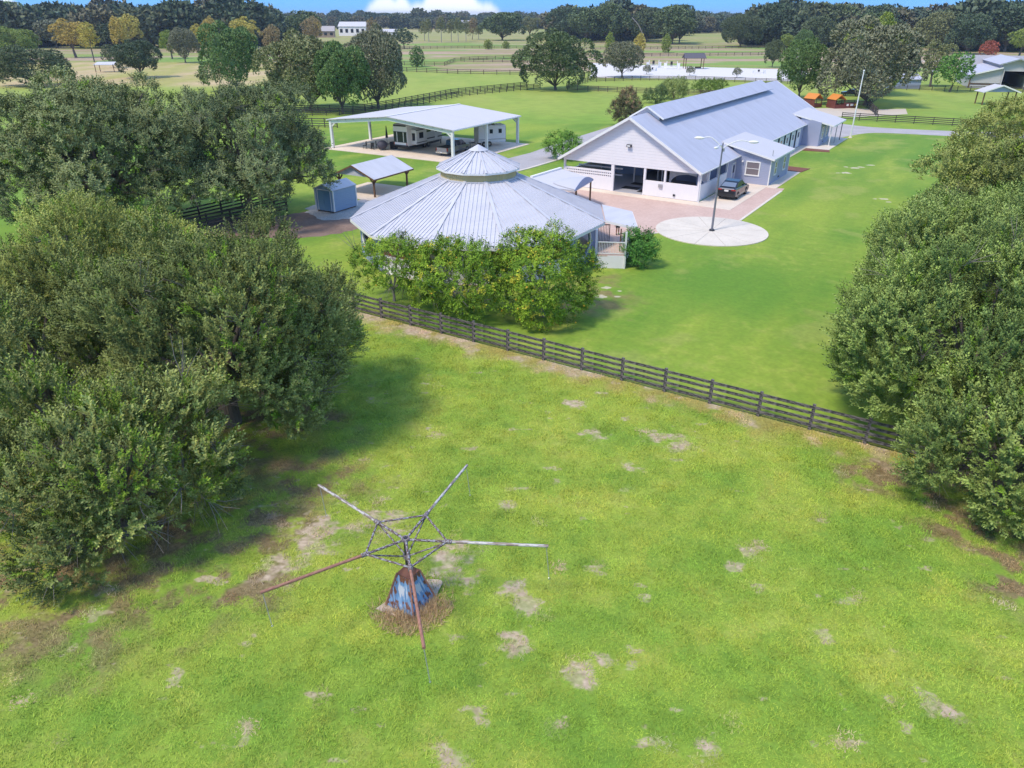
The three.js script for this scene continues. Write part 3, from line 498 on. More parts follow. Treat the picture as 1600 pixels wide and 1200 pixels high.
function farTree(kind, tone, x, z, h, w, label, name = 'oak_tree', group = 'trees in the far fields') {
  const f = FT[kind], t = thing(name, label, 'tree', [x, 0, z], (x * 7 + z * 3) % 6.28, group);
  mesh('trunk', f.trunk, name === 'pine_tree' ? M.barkGrey : M.bark, t); mesh('crown', f.crown, TONE[tone], t);
  t.scale.set(w / f.w, h / f.h, w / f.w); return t;
}
[['oakA', 'green', -71.3, -200, 15.5, 17, 'tall green oak behind the dusty oaks at left, left of the twin trees'],
['oakB', 'olive', -41.5, -157, 14.2, 17, 'broad olive oak, left of the two with trunks seen beside the carport'],
['oakC', 'green', -33.4, -150.5, 13.4, 11.5, 'greener oak beside the carport, its forked trunk in front of a rail'],
['oakB', 'grey', -28.0, -160, 15.2, 12.5, 'greyish oak leaning to the right behind the twin trees by the carport'],
['oakA', 'fresh', 11.4, -202, 13.8, 20.5, 'wide lone oak standing on the fence corner of the middle lawn'],
['oakC', 'grey', 34.5, -243.5, 10.6, 12.6, 'small spreading oak between the middle lawn and the sand arena'],
['oakA', 'grey', 76.2, -165.5, 16.6, 21.5, 'huge grey-green oak behind the flagpole'],
['oakB', 'lime', 86, -188, 17.2, 15, 'lime green crown rising behind the huge oak near the flagpole'],
['oakC', 'green', 66.5, -178, 13.2, 11, 'dark green oak left of the huge oak, over the orange play huts'],
['loose', 'olive', 114.6, -212, 11.6, 8.6, 'loose olive tree left of the round bright one near the far barn'],
['small', 'bright', 111.4, -196.5, 8.8, 8.4, 'round bright green tree with pale stems on the far paddock rail'],
['small', 'rust', 206, -341, 7.4, 7.2, 'small rusty red tree beyond the far right barn'],
['loose', 'lime', 233, -362, 13, 13, 'yellow-green tree cut by the right edge above the far barn'],
['oakC', 'dark', 97.3, -293, 9.8, 7.4, 'small dark tree standing right of the sand arena'],
['loose', 'lime', 148.7, -428, 8.6, 9, 'yellowish tree beside the far white camper'],
['oakC', 'green', 152, -414, 11.2, 10.7, 'green tree right behind the far white camper'],
['oakB', 'dark', 141, -488, 18.6, 26, 'dark tree with a solid trunk right of the sand arena, before the wood'],
['column', 'lime', 80.2, -413, 8.8, 5, 'egg-shaped lime tree in the dry field above the arena pavilion'],
['column', 'gold', 64.2, -399, 9.4, 5.6, 'golden egg-shaped tree behind the small spreading oak'],
['column', 'lime', 52.5, -428, 9.4, 4.6, 'slim lime tree left of the golden one behind the spreading oak'],
['small', 'deep', -62.9, -462, 10.2, 13.4, 'low dark green tree by the long white house'],
['column', 'green', -36, -297, 7.2, 5.2, 'small upright green tree in the dry paddocks left of centre'],
['column', 'lime', -13.6, -453, 5.2, 4.8, 'round lime bush in the dry paddocks, left of two'],
['column', 'lime', -3.4, -462, 4.2, 4.1, 'round lime bush in the dry paddocks, right of two'],
['tallA', 'fresh', -7.5, -619, 19.5, 31, 'wide blue-green tree beyond the dry paddocks, above the carport roof'],
['loose', 'olive', 15.1, -660, 17, 16, 'olive tree just left of the lone oak, before the wood'],
['oakC', 'deep', -116, -243, 11, 14, 'dark round oak alone on the dry left field'],
['oakA', 'dark', -131.5, -214, 9.8, 21, 'dark dusty tree mass at the left edge below the yellow-green one'],
['oakA', 'lime', -251, -400, 12, 24, 'yellow-green dome of a tree at the far left edge'],
['loose', 'amber', -200.5, -362, 16, 15.5, 'orange-yellow tree at far left, the widest of the autumn trees'],
['pine', 'gold', -174, -327, 15, 8, 'thin yellow tree right of the wide orange one at far left'],
['pine', 'amber', -166, -336, 17, 7, 'thin bare-stemmed tree with amber top at far left'],
['loose', 'gold', -206, -428, 18, 15, 'pointed yellow tree behind the dark round oak'],
['loose', 'lime', -151.6, -351, 11.6, 9.4, 'pale yellow-green tree right of the dark round oak'],
['oakC', 'grey', -134, -322, 13.4, 12.4, 'grey leafless-looking tree between yellow ones at left'],
['loose', 'gold', -153.7, -392, 13.6, 9, 'yellow tree behind the grey one at left'],
['loose', 'amber', -162, -428, 17, 8, 'rusty amber tree at the edge of the left wood'],
['loose', 'gold', -131.4, -392, 16.8, 15, 'broad golden tree left of the tall green oak'],
['loose', 'tan', -100, -330, 14, 9, 'tan tree rising behind the tall green oak at left'],
['loose', 'amber', -128, -520, 15, 9, 'small orange tree left of the brown house far off'],
['loose', 'tan', -118, -470, 17, 12, 'brownish tree in front of the far brown house'],
['loose', 'tan', -98, -560, 16, 9, 'brownish tree right of the far brown house'],
['small', 'dark', -147.6, -290, 7.4, 6.4, 'small dark shrub-like tree left of the dark round oak'],
['small', 'tan', -32, -640, 15, 9, 'tawny tree near the far white gable'],
].forEach(a => farTree(...a));
[[-61.7, -589, 15, 6.8, 'leftmost of the thin pines above the dry paddocks'], [-51, -574, 16.4, 7.6, 'second thin pine from the left above the dry paddocks'], [-45, -590, 15, 7.6, 'third thin pine from the left above the dry paddocks'], [-38.9, -576, 16, 7, 'fourth thin pine from the left above the dry paddocks'], [-34, -588, 14.4, 7, 'fifth thin pine from the left above the dry paddocks'], [-26.6, -636, 10, 7, 'short thin pine right of the pine row above the dry paddocks'], [-66, -600, 14, 8, 'thin brownish pine just left of the pine row']].forEach(([x, z, h, w, l]) => farTree('pine', 'olive', x, z, h, w, l, 'pine_tree', 'thin pines above the dry paddocks'));
[[44.4, -257], [57.5, -251.5], [70.4, -243.5]].forEach(([x, z], i) => farTree('small', 'grey', x, z, 2.8, 2.8, ['leftmost', 'middle', 'rightmost'][i] + ' of three small shrubs on the near side of the sand arena', 'small_shrub', 'shrubs along the arena'));
// edge trees of the wood, behind the arena and on the right: each can be told apart
{
  const L = [[41, -604, 22.5, 29, 'deep'], [53.3, -575, 23.5, 24, 'fresh'], [71.8, -575, 25, 25, 'fresh'], [92.3, -619, 25.5, 24, 'deep'], [97.3, -575, 22.5, 24, 'dark'], [108, -536, 24.5, 27, 'fresh'], [118, -560, 24, 20, 'deep'],
  [165, -500, 24, 26, 'deep'], [184, -480, 25, 26, 'dark'], [200, -490, 24, 24, 'fresh'], [216, -470, 24, 25, 'deep'], [170, -440, 17, 18, 'dark'], [196, -430, 19, 20, 'fresh'], [240, -430, 23, 26, 'dark'], [262, -420, 24, 26, 'deep'], [282, -415, 22, 26, 'dark'], [300, -430, 24, 28, 'deep'], [222, -420, 19, 18, 'olive'], [318, -440, 25, 28, 'fresh'], [228, -395, 18, 20, 'deep'],
  [-420, -560, 22, 30, 'dark'], [-385, -545, 23, 28, 'fresh'], [-352, -560, 26, 30, 'green'], [-320, -545, 24, 26, 'dark'], [-295, -560, 22, 24, 'deep'], [-268, -545, 21, 24, 'fresh'], [-248, -560, 24, 24, 'dark'], [-222, -545, 25, 26, 'fresh'], [-196, -560, 22, 26, 'deep'], [-172, -548, 22, 24, 'dark'], [-145, -560, 21, 24, 'fresh'], [-300, -480, 17, 24, 'deep'], [-270, -470, 16, 20, 'grey'], [-236, -468, 14, 18, 'dark']];
  const ord = ['leftmost', 'second', 'third', 'fourth', 'fifth', 'sixth', 'seventh', 'eighth', 'ninth', 'tenth', 'eleventh', 'twelfth', 'thirteenth', 'fourteenth'];
  for (const [lo, hi, where] of [[-1e4, 0, 'at far left'], [0, 130, 'behind the sand arena'], [130, 1e4, 'at far right']])
    L.filter(q => q[0] >= lo && q[0] < hi).sort((a, b) => a[0] / a[1] < b[0] / b[1] ? 1 : -1).forEach(([x, z, h, w, tone], i) => farTree(i & 1 ? 'tallB' : 'tallA', tone, x, z, h, w, (i ? ord[i] + ' from the left' : 'leftmost') + ' of the tall trees in the wood edge ' + where, 'wood_edge_tree', 'wood edge ' + where));
}
// the far wood out to the horizon reads as one mass
{
  const r = rng(77), P = [];
  for (let i = 0; i < 4200; i++) {
    const d = 430 + 1650 * Math.pow(r(), 1.3), az = (r() - 0.5) * 1.5, x = Math.tan(az) * d, z = -d;
    const q = x / d; if (Math.abs(x) > 1500 || (q > -0.30 && q < 0.05 && d < 1120) || (q > 0.04 && q < 0.22 && d < 600) || (q > 0.215 && q < 0.31 && d < 860) || (q < 0 && d < 470) || (q > 0.31 && x < 250 && d < 470)) continue;
    P.push([x, z, (d < 700 ? 14 : 11) + 8.5 * r() + (r() < 0.07 ? 5 : 0)]);
  }
  const tones = [[0.085, 0.12, 0.06], [0.07, 0.105, 0.055], [0.12, 0.14, 0.07], [0.16, 0.15, 0.08], [0.10, 0.14, 0.08]];
  const mt = mat([1, 1, 1], 0.8, { vertexColors: true });
  const far = [farCrown(311, { h: 14, w: 16, base: 0.02, n: 20, size: 3.2, per: 5, L: 1.7, lw: 1.2 }), farCrown(312, { h: 15, w: 14, base: 0.02, n: 18, size: 3.0, per: 5, L: 1.7, lw: 1.2 })];
  far.forEach((f, v) => {
    const list = P.filter((_, i) => i % 2 === v), im = new THREE.InstancedMesh(f.crown, mt, list.length), m4 = new THREE.Matrix4(), q = new THREE.Quaternion(), c = new THREE.Color();
    list.forEach(([x, z, h], i) => { q.setFromAxisAngle(V3(0, 1, 0), r() * 6.28); const s = h / f.h; m4.compose(V3(x, -0.5, z), q, V3(s * (0.9 + 0.5 * r()), s, s * (0.9 + 0.5 * r()))); im.setMatrixAt(i, m4); const k = tones[(r() * 5) | 0]; c.setRGB(...k); im.setColorAt(i, c); });
    im.name = numbered('distant_woods'); im.userData = { kind: 'stuff', label: 'far dark woodland filling the skyline', category: 'woods', group: 'far woods' }; im.castShadow = im.receiveShadow = true; scene.add(im);
  });
}
// palm-like shrub and flat shrubs behind the barn, and a leaning dead stem at the wood
nearTree('round_shrub', 'pale arching shrub showing above the barn roof', 'shrub', 37.4, -178, { shoot: 'oakFar', colA: [0.20, 0.27, 0.08], colB: [0.34, 0.40, 0.13], seed: 221, per: 60, trunk: 0.15, fork: 0.8, up: 0.1, crowns: [{ cy: 2.0, rx: 3.2, ry: 2.0, n: 14, size: 1.0, low: -0.8 }] });
nearTree('round_shrub', 'darker shrub left of the pale arching one above the barn roof', 'shrub', 31.8, -170, { shoot: 'oakFar', colA: [0.09, 0.15, 0.05], colB: [0.16, 0.22, 0.08], seed: 222, per: 60, trunk: 0.12, fork: 0.6, crowns: [{ cy: 1.3, rx: 2.4, ry: 1.3, n: 10, size: 0.8, low: -0.8 }] });
nearTree('round_shrub', 'wide low green shrub in front of the arena rail', 'shrub', 49.8, -194, { shoot: 'oakFar', colA: [0.10, 0.19, 0.03], colB: [0.20, 0.28, 0.05], seed: 223, per: 50, trunk: 0.12, fork: 0.5, crowns: [{ cy: 1.2, rx: 4.2, ry: 1.5, n: 16, size: 0.9, low: -0.8 }] });
tag(mesh('dead_stem', new THREE.TubeGeometry(new THREE.CatmullRomCurve3([V3(121, 0, -560), V3(119, 5, -560), V3(115.5, 11, -560), V3(110.5, 16, -560)].map(v => v.add(V3(-27, 0, 0)))), 12, 0.35, 6), M.barkGrey), 'pale dead stem leaning left before the dark wood', 'stem');

// ================================================================ BUILDINGS (local x runs right along a front, local -z runs back)
// ---------------------------------------------------------------- round pen: twelve-sided metal roof with a lantern
{
  const g = thing('round_pen', 'round horse pen with twelve-sided pale metal roof and raised centre cap', 'building', [-2.648, 0, -58.448]);
  const N = 12, R = 10.37, he = 3.0, rb = 3.0, hb = 6.02, a0 = -1.2586, step = 2 * Math.PI / N;
  const pt = (r, k, y) => V3(r * Math.sin(a0 - k * step), y, -r * Math.cos(a0 - k * step));
  const th = Math.tan(step / 2), slopeY = r => he + (R - r) * (hb - he) / (R - rb);
  function roofFace(k, rIn, rOut, yf, ribs, name, m) {
    const c = pt(1, k + 0.5, 0), u = V3(c.x, 0, c.z).normalize(), s = V3(u.z, 0, -u.x), ap = Math.cos(step / 2);
    const P = (r, o) => u.clone().multiplyScalar(r * ap).addScaledVector(s, o).setY(yf(r)), gs = [slab([P(rOut, rOut * ap * th), P(rIn, rIn * ap * th), P(rIn, -rIn * ap * th), P(rOut, -rOut * ap * th)], 0.05)];
    // standing seams running down the slope
    for (let o = -Math.floor(rOut * ap * th / ribs) * ribs; o <= rOut * ap * th; o += ribs) { const r0 = Math.max(rIn, Math.abs(o) / (ap * th) + 0.12); if (r0 > rOut - 0.2) continue; const lift = V3(0, 0.022, 0); gs.push(beam(P(rOut, o).add(lift), P(r0, o).add(lift), 0.05, 0.055)); }
    const slabG = gs[0]; const n = slabG.attributes.normal; if (n.getY(0) < 0) { gs[0] = slab([P(rOut, -rOut * ap * th), P(rIn, -rIn * ap * th), P(rIn, rIn * ap * th), P(rOut, rOut * ap * th)], 0.05); }
    return mesh(name, gs, m, g);
  }
  for (let k = 0; k < N; k++) {
    roofFace(k, rb, R, slopeY, 0.31, 'roof_panel', M.roofMetal);
    const e0 = pt(R, k, he), e1 = pt(rb, k, hb);
    mesh('ridge_cap', beam(e0.clone().add(V3(0, 0.05, 0)), e1.clone().add(V3(0, 0.05, 0)), 0.26, 0.05), M.roofMetal, g);
    mesh('fascia', beam(pt(R - 0.02, k, he - 0.12), pt(R - 0.02, k + 1, he - 0.12), 0.05, 0.2), M.fasciaWhite, g);
    mesh('rafter', beam(pt(R - 0.3, k, he - 0.2), pt(rb, k, hb - 0.2), 0.12, 0.24), M.wood, g);
    mesh('wall_post', beam(pt(9.55, k, 0), pt(9.55, k, 3.1), 0.2, 0.2), M.wallBlue, g);
  }
  // lantern: board band, cap roof and finial
  for (let k = 0; k < N; k++) {
    mesh('band_panel', beam(pt(rb + 0.03, k, 6.32), pt(rb + 0.03, k + 1, 6.32), 0.06, 0.85), M.band, g);
    mesh('band_batten', [1, 2, 3, 4, 5, 6, 7].map(i => { const q = pt(rb + 0.07, k, 0).lerp(pt(rb + 0.07, k + 1, 0), i / 8); return beam(q.clone().setY(5.95), q.clone().setY(6.72), 0.035, 0.035); }), M.band, g);
    mesh('flashing', beam(pt(rb + 0.1, k, 5.99), pt(rb + 0.1, k + 1, 5.99), 0.3, 0.08), M.roofMetal, g);
    roofFace(k, 0.45, 3.36, r => 6.68 + (3.36 - r) * (7.95 - 6.68) / 2.91, 0.32, 'cap_panel', M.roofMetal);
    mesh('cap_ridge', beam(pt(3.36, k, 6.73), pt(0.45, k, 8.0), 0.16, 0.05), M.roofMetal, g);
    mesh('cap_fascia', beam(pt(3.34, k, 6.62), pt(3.34, k + 1, 6.62), 0.05, 0.13), M.fasciaWhite, g);
  }
  mesh('finial', new THREE.ConeGeometry(0.78, 0.42, 12).translate(0, 8.13, 0), M.roofMetal, g);
  // walls between the posts: block base, boards above; the side bays have round openings
  for (let k = 0; k < N; k++) {
    const A = pt(9.5, k, 0), B = pt(9.5, k + 1, 0), mid = A.clone().lerp(B, 0.5), dir = B.clone().sub(A).normalize(), nrm = V3(mid.x, 0, mid.z).normalize();
    if (k === 6 || k === 7) continue;                      // open bays behind the porch
    if (k === 1 || k === 5) {
      const L = A.distanceTo(B), s = new THREE.Shape([[-L / 2, 0], [L / 2, 0], [L / 2, 3.05], [-L / 2, 3.05]].map(q => new THREE.Vector2(...q))); s.holes.push(new THREE.Path().absarc(k === 5 ? 0.5 : -0.7, 1.75, 1.12, 0, Math.PI * 2));
      const e = new THREE.ExtrudeGeometry(s, { depth: 0.14, bevelEnabled: false, curveSegments: 28 }), t = new THREE.TorusGeometry(1.2, 0.09, 8, 40).translate(k === 5 ? 0.5 : -0.7, 1.75, 0.14);
      const M4 = new THREE.Matrix4().makeBasis(dir, V3(0, 1, 0), dir.clone().cross(V3(0, 1, 0))).setPosition(mid); e.applyMatrix4(M4); t.applyMatrix4(M4);
      mesh('round_wall', e, M.wallBlue, g); mesh('round_trim', t, M.fasciaWhite, g); continue;
    }
    mesh('block_base', beam(A.clone().setY(0.7), B.clone().setY(0.7), 0.2, 1.4), M.wallWhite, g);
    for (let i = 0; i < 6; i++) { const y = 1.55 + i * 0.245; mesh('wall_board', beam(A.clone().setY(y), B.clone().setY(y), 0.06 + 0.01 * (i % 2), 0.235), M.boards, g); }
  }
  mesh('sand_floor', new THREE.CylinderGeometry(9.4, 9.4, 0.04, 36).translate(0, 0.02, 0), mat([0.36, 0.27, 0.19], 0.95), g);
}
// ---------------------------------------------------------------- viewing porch on the pen's right side
{
  const g = thing('viewing_porch', 'small raised porch with white railing joined to the round pen', 'porch', [7.6, 0, -54.2]);
  const W = (x, y, z) => V3(x - 7.6, y, z + 54.2);
  mesh('canopy', slab([W(7.35, 3.0, -56.0), W(9.62, 2.86, -54.2), W(9.95, 2.86, -59.4), W(7.66, 3.0, -61.2)], 0.07), M.roofMetal, g);
  mesh('canopy_fascia', [beam(W(7.35, 2.88, -55.95), W(9.62, 2.74, -54.15), 0.05, 0.17), beam(W(9.64, 2.74, -54.2), W(9.97, 2.74, -59.4), 0.05, 0.17)], M.fasciaWhite, g);
  mesh('gutter_bracket', [beam(W(9.55, 2.62, -54.3), W(8.72, 2.2, -53.4), 0.06, 0.06)], M.wallBlue, g);
  mesh('base_wall', [beam(W(6.35, 0.5, -53.3), W(8.62, 0.5, -53.1), 0.16, 1.0), beam(W(8.6, 0.5, -53.1), W(9.4, 0.5, -56.6), 0.16, 1.0)], M.wallWhite, g);
  mesh('floor', slab([W(6.3, 1.03, -53.2), W(8.66, 1.03, -53.05), W(9.5, 1.03, -56.7), W(6.9, 1.03, -57.0)], 0.1), M.pavers, g);
  mesh('post', beam(W(8.6, 0, -53.02), W(8.6, 2.85, -53.02), 0.13, 0.13), M.fasciaWhite, g);
  mesh('post', beam(W(6.4, 0, -53.26), W(6.4, 3.0, -53.26), 0.16, 0.16), M.wallBlue, g);
  mesh('post', beam(W(8.35, 1.0, -54.1), W(8.35, 2.8, -54.1), 0.09, 0.09), M.wood, g);
  mesh('post', beam(W(9.4, 1.0, -56.5), W(9.4, 2.8, -56.5), 0.1, 0.1), M.wallBlue, g);
  const rl = part('railing', g);
  mesh('top_rail', [beam(W(6.4, 2.02, -53.28), W(8.6, 2.02, -53.08), 0.06, 0.06), beam(W(8.6, 2.02, -53.1), W(9.4, 2.02, -56.5), 0.06, 0.06)], M.fasciaWhite, rl);
  mesh('bottom_rail', [beam(W(6.4, 1.14, -53.28), W(8.6, 1.14, -53.08), 0.05, 0.05), beam(W(8.6, 1.14, -53.1), W(9.4, 1.14, -56.5), 0.05, 0.05)], M.fasciaWhite, rl);
  const bal = bx(0.025, 0.88, 0.025);
  for (let i = 1; i < 18; i++) { const b = mesh('baluster', bal, M.fasciaWhite, rl), q = W(6.4, 1.58, -53.28).lerp(W(8.6, 1.58, -53.08), i / 18); b.position.copy(q); }
  for (let i = 1; i < 22; i++) { const b = mesh('baluster', bal, M.fasciaWhite, rl), q = W(8.6, 1.58, -53.1).lerp(W(9.4, 1.58, -56.5), i / 22); b.position.copy(q); }
  const gt = part('bar_gate', g);
  mesh('frame', [beam(W(6.75, 1.1, -56.2), W(6.75, 2.6, -56.2), 0.06, 0.06), beam(W(7.75, 1.1, -56.2), W(7.75, 2.6, -56.2), 0.06, 0.06), beam(W(6.75, 2.57, -56.2), W(7.75, 2.57, -56.2), 0.06, 0.06), beam(W(6.75, 1.13, -56.2), W(7.75, 1.13, -56.2), 0.06, 0.06)], M.darkMetal, gt);
  for (let i = 1; i < 8; i++) mesh('bar', beam(W(6.75 + i * 0.125, 1.1, -56.2), W(6.75 + i * 0.125, 2.57, -56.2), 0.03, 0.03), M.darkMetal, gt);
}
// ---------------------------------------------------------------- barn
const TH = 0.577;
{
  const g = thing('horse_barn', 'long white horse barn with blue-grey metal roof, raised ridge and open front bays', 'building', [19.225, 0, -74.966], -TH);
  const W = 15.956, he = 3.27, hr = 7.92, L = 55.4, ov = 0.36, of = 0.62, k = (hr - he) / (W / 2), c = -W / 2;
  const hy = u => hr - Math.abs(u - c) * k;                        // roof height over local x
  // roof: sheets 4.6 m wide on each slope, a hair apart
  const S0 = -of, S1 = L + 0.3, NS = 12;
  for (const s of [1, -1]) for (let i = 0; i < NS; i++) {
    const w0 = mix(S0, S1, i / NS), w1 = mix(S0, S1, (i + 1) / NS) - 0.012, ue = c + s * (W / 2 + ov), p = [V3(ue, hy(ue), -w0), V3(ue, hy(ue), -w1), V3(c, hr, -w1), V3(c, hr, -w0)];
    mesh('roof_sheet', slab(s > 0 ? p : [p[1], p[0], p[3], p[2]], 0.09), M.roofSeam, g);
  }
  for (const s of [1, -1]) {
    const ue = c + s * (W / 2 + ov);
    mesh('barge_board', beam(V3(ue, hy(ue) - 0.1, of + 0.02), V3(c, hr - 0.1, of + 0.02), 0.06, 0.26), M.fasciaWhite, g);
    mesh('barge_board', beam(V3(ue, hy(ue) - 0.1, -S1 - 0.03), V3(c, hr - 0.1, -S1 - 0.03), 0.06, 0.26), M.fasciaWhite, g);
    mesh('gutter', beam(V3(ue + s * 0.05, hy(ue) - 0.08, of), V3(ue + s * 0.05, hy(ue) - 0.08, -S1), 0.1, 0.12), M.fasciaWhite, g);
  }
  // raised ridge
  const mo = part('ridge_monitor', g), hm = 8.56, m0 = 3.8, m1 = 46.6, mw = 2.0;
  for (const s of [1, -1]) {
    const p = [V3(c + s * mw, hm - mw * k, -m0), V3(c + s * mw, hm - mw * k, -m1), V3(c, hm, -m1), V3(c, hm, -m0)];
    mesh('roof_sheet', slab(s > 0 ? p : [p[1], p[0], p[3], p[2]], 0.08), M.roofSeam, mo);
    mesh('barge_board', beam(V3(c + s * mw, hm - mw * k - 0.03, -m0 + 0.03), V3(c, hm - 0.03, -m0 + 0.03), 0.05, 0.16), M.fasciaWhite, mo);
    for (let i = 0; i < 4; i++) { const y0 = hy(c + 1.35) + 0.02, yy = y0 + i * 0.16; mesh('louvre', slab([V3(c + s * 1.28, yy + 0.12, -m1 + 0.4), V3(c + s * 1.28, yy + 0.12, -m0 - 0.4), V3(c + s * 1.42, yy, -m0 - 0.4), V3(c + s * 1.42, yy, -m1 + 0.4)], 0.02), M.greyMetal, mo); }
    for (let i = 0; i < 4; i++) { const w = 8 + i * 12; mesh('bracket', beam(V3(c + s * 1.35, hy(c + 1.35) + 0.1, -w), V3(c + s * 1.85, hm - 1.85 * k - 0.08, -w), 0.12, 0.12), M.greyMetal, mo); }
  }
  mesh('end_wall', extr([[c - 1.35, hy(c + 1.35)], [c, hr], [c + 1.35, hy(c + 1.35)], [c + 1.35, hm - 1.35 * k - 0.05], [c, hm - 0.05], [c - 1.35, hm - 1.35 * k - 0.05]].map(q => q), 0.1, 0, -m0 - 0.5), M.sidingWhite, mo);
  mesh('end_wall', extr([[c - 1.35, hy(c + 1.35)], [c, hr], [c + 1.35, hy(c + 1.35)], [c + 1.35, hm - 1.35 * k - 0.05], [c, hm - 0.05], [c - 1.35, hm - 1.35 * k - 0.05]], 0.1, 0, -m1 + 0.5), M.sidingWhite, mo);
  // front gable in lap boards (each a course that can be seen up close), over the open bays
  const gy = 2.86, nb = 17, bh = (hr - 0.12 - gy) / nb;
  for (let i = 0; i < nb; i++) { const y0 = gy + i * bh, y1 = y0 + bh, x = y => (hr - 0.12 - y) / k; mesh('gable_board', extr([[c - Math.min(W / 2, x(y0)), y0], [c + Math.min(W / 2, x(y0)), y0], [c + Math.min(W / 2, x(y1)) + 0.001, y1 - 0.012], [c - Math.min(W / 2, x(y1)) - 0.001, y1 - 0.012]], 0.05, 0, 0.0 + (i % 2) * 0.006), M.sidingWhite, g); }
  mesh('gable_backing', extr([[-W + 0.05, gy + 0.02], [-0.05, gy + 0.02], [c, hr - 0.15]], 0.04, 0, -0.06), M.wallWhite, g);
  mesh('gable_rear', extr([[-W, 0.02], [0, 0.02], [0, he - 0.1], [c, hr - 0.12], [-W, he - 0.1]], 0.15, 0, -L + 0.1), M.sidingWhite, g);
  const fl = part('flood_light', g); mesh('housing', bx(0.5, 0.26, 0.3, c, 5.0, 0.2), M.darkMetal, fl); mesh('lens', bx(0.34, 0.14, 0.02, c, 5.0, 0.36), M.fasciaWhite, fl);
  // front bays: left half wall with two rows of vent blocks
  const hole = []; { const s = new THREE.Shape([[-W, 0], [-9.85, 0], [-9.85, 2.12], [-W, 2.12]].map(q => new THREE.Vector2(...q)));
    for (let r = 0; r < 2; r++) for (let i = 0; i < 24; i++) { const x = -W + 0.42 + i * 0.235, y = 1.52 + r * 0.28; s.holes.push(new THREE.Path([[x, y], [x + 0.15, y], [x + 0.15, y + 0.15], [x, y + 0.15]].map(q => new THREE.Vector2(...q)))); }
    const e = new THREE.ExtrudeGeometry(s, { depth: 0.2, bevelEnabled: false }); e.translate(0, 0, -0.22); mesh('front_half_wall', e, M.wallWhite, g); }
  mesh('block_core', box2(-W + 0.25, -9.95, 1.42, 2.05, -0.60, -0.5), M.wallWhite, g); mesh('block_core', box2(-W + 0.25, -9.95, 1.98, 2.05, -0.5, -0.22), M.wallWhite, g); mesh('block_core', box2(-W + 0.25, -9.95, 1.42, 1.48, -0.5, -0.22), M.wallWhite, g);
  mesh('front_half_wall', box2(-6.15, 0.06, 0, 1.62, -0.22, -0.02), M.wallWhite, g);
  mesh('side_half_wall', box2(-0.14, 0.06, 0, 1.62, -9.0, -0.23), M.wallWhite, g);
  for (const [x, y0, t] of [[-W + 0.12, 2.12, 0.2], [-9.83, 0, 0.34], [-6.05, 1.62, 0.24], [-3.75, 1.62, 0.2], [-0.04, 1.62, 0.22]]) mesh('front_post', box2(x - t / 2, x + t / 2, y0, gy, -0.24, -0.01), M.wallWhite, g);
  mesh('front_post', box2(-9.72, -9.58, 0, gy, -5.6, -5.46), M.fasciaWhite, g); mesh('front_post', box2(-7.9, -7.76, 0, gy, -8.3, -8.16), M.fasciaWhite, g);
  mesh('front_post', box2(-6.3, -6.16, 0, gy, -5.6, -5.46), M.fasciaWhite, g);
  for (const w of [3.0, 6.0, 8.95]) mesh('side_post', box2(-0.14, 0.06, 1.62, he - 0.15, -w - 0.1, -w + 0.1), M.wallWhite, g);
  mesh('wall_fan', bx(0.42, 0.34, 0.16, -4.15, 1.22, 0.06), M.greyMetal, g); mesh('outlet', bx(0.22, 0.2, 0.1, -2.55, 0.42, 0.03), M.dark, g);
  mesh('ceiling', box2(-W + 0.1, -0.1, gy + 0.02, gy + 0.1, -9.4, -0.3), M.wallWhite, g);
  // inside of the open front: floor, rear wall with dark aisle, stall rails
  mesh('floor', box2(-W, 0.05, 0.02, 0.07, -L, -0.02), mat([0.42, 0.43, 0.50], 0.5, { map: paintMap }), g);
  mesh('inner_wall', box2(-W + 0.1, -10.2, 0.05, gy, -9.6, -9.4), M.wallBlue, g); mesh('inner_wall', box2(-6.0, -0.2, 0.05, gy, -9.6, -9.4), M.wallBlue, g);
  { const s = new THREE.Shape([[-4.5, 1.0], [-0.3, 1.0], [-0.3, 2.8], [-4.5, 2.8]].map(q => new THREE.Vector2(...q))); s.holes.push(new THREE.Path().absellipse(-2.4, 1.0, 1.9, 1.0, 0, Math.PI)); mesh('arch_wall', new THREE.ExtrudeGeometry(s, { depth: 0.12, bevelEnabled: false, curveSegments: 20 }).translate(0, 0, -3.4), M.wallWhite, g); }
  mesh('vent_grille', box2(-2.2, -1.6, 2.45, 2.66, -3.28, -3.24), M.dark, g);
  mesh('wash_rail', [beam(V3(-15.6, 1.9, -3), V3(-10, 1.9, -3), 0.08, 0.16), beam(V3(-15.6, 1.2, -3), V3(-10, 1.2, -3), 0.08, 0.16)], M.wallWhite, g);
  mesh('rubber_mat', box2(-9.5, -7.6, 0.075, 0.1, -3.0, -1.8), M.dark, g); mesh('rubber_mat', box2(-9.5, -6.3, 0.075, 0.1, -5.4, -4.2), M.dark, g); mesh('rubber_mat', box2(-7.2, -6.2, 0.075, 0.1, -3.4, -0.9), M.dark, g);
  mesh('stall_wall', box2(-15.6, -10.4, 0.08, 2.3, -46, -10), M.wallBlue, g); mesh('stall_wall', box2(-5.8, -0.4, 0.08, 2.3, -46, -10), M.wallBlue, g);
  mesh('wall_cabinet', box2(-11.6, -10.6, 1.7, 2.5, -9.4, -9.0), M.fasciaWhite, g); mesh('wall_cabinet', box2(-5.4, -4.4, 1.7, 2.5, -9.39, -9.0), M.fasciaWhite, g);
  // recessed side wall by the parked car, with window and door
  mesh('side_wall', box2(-1.4, -1.25, 0.05, he + 0.4, -9.3, -3.2), M.sidingBlue, g); mesh('side_wall', box2(-0.2, 0, 0.05, he - 0.05, -12.2, -9.3), M.sidingBlue, g);
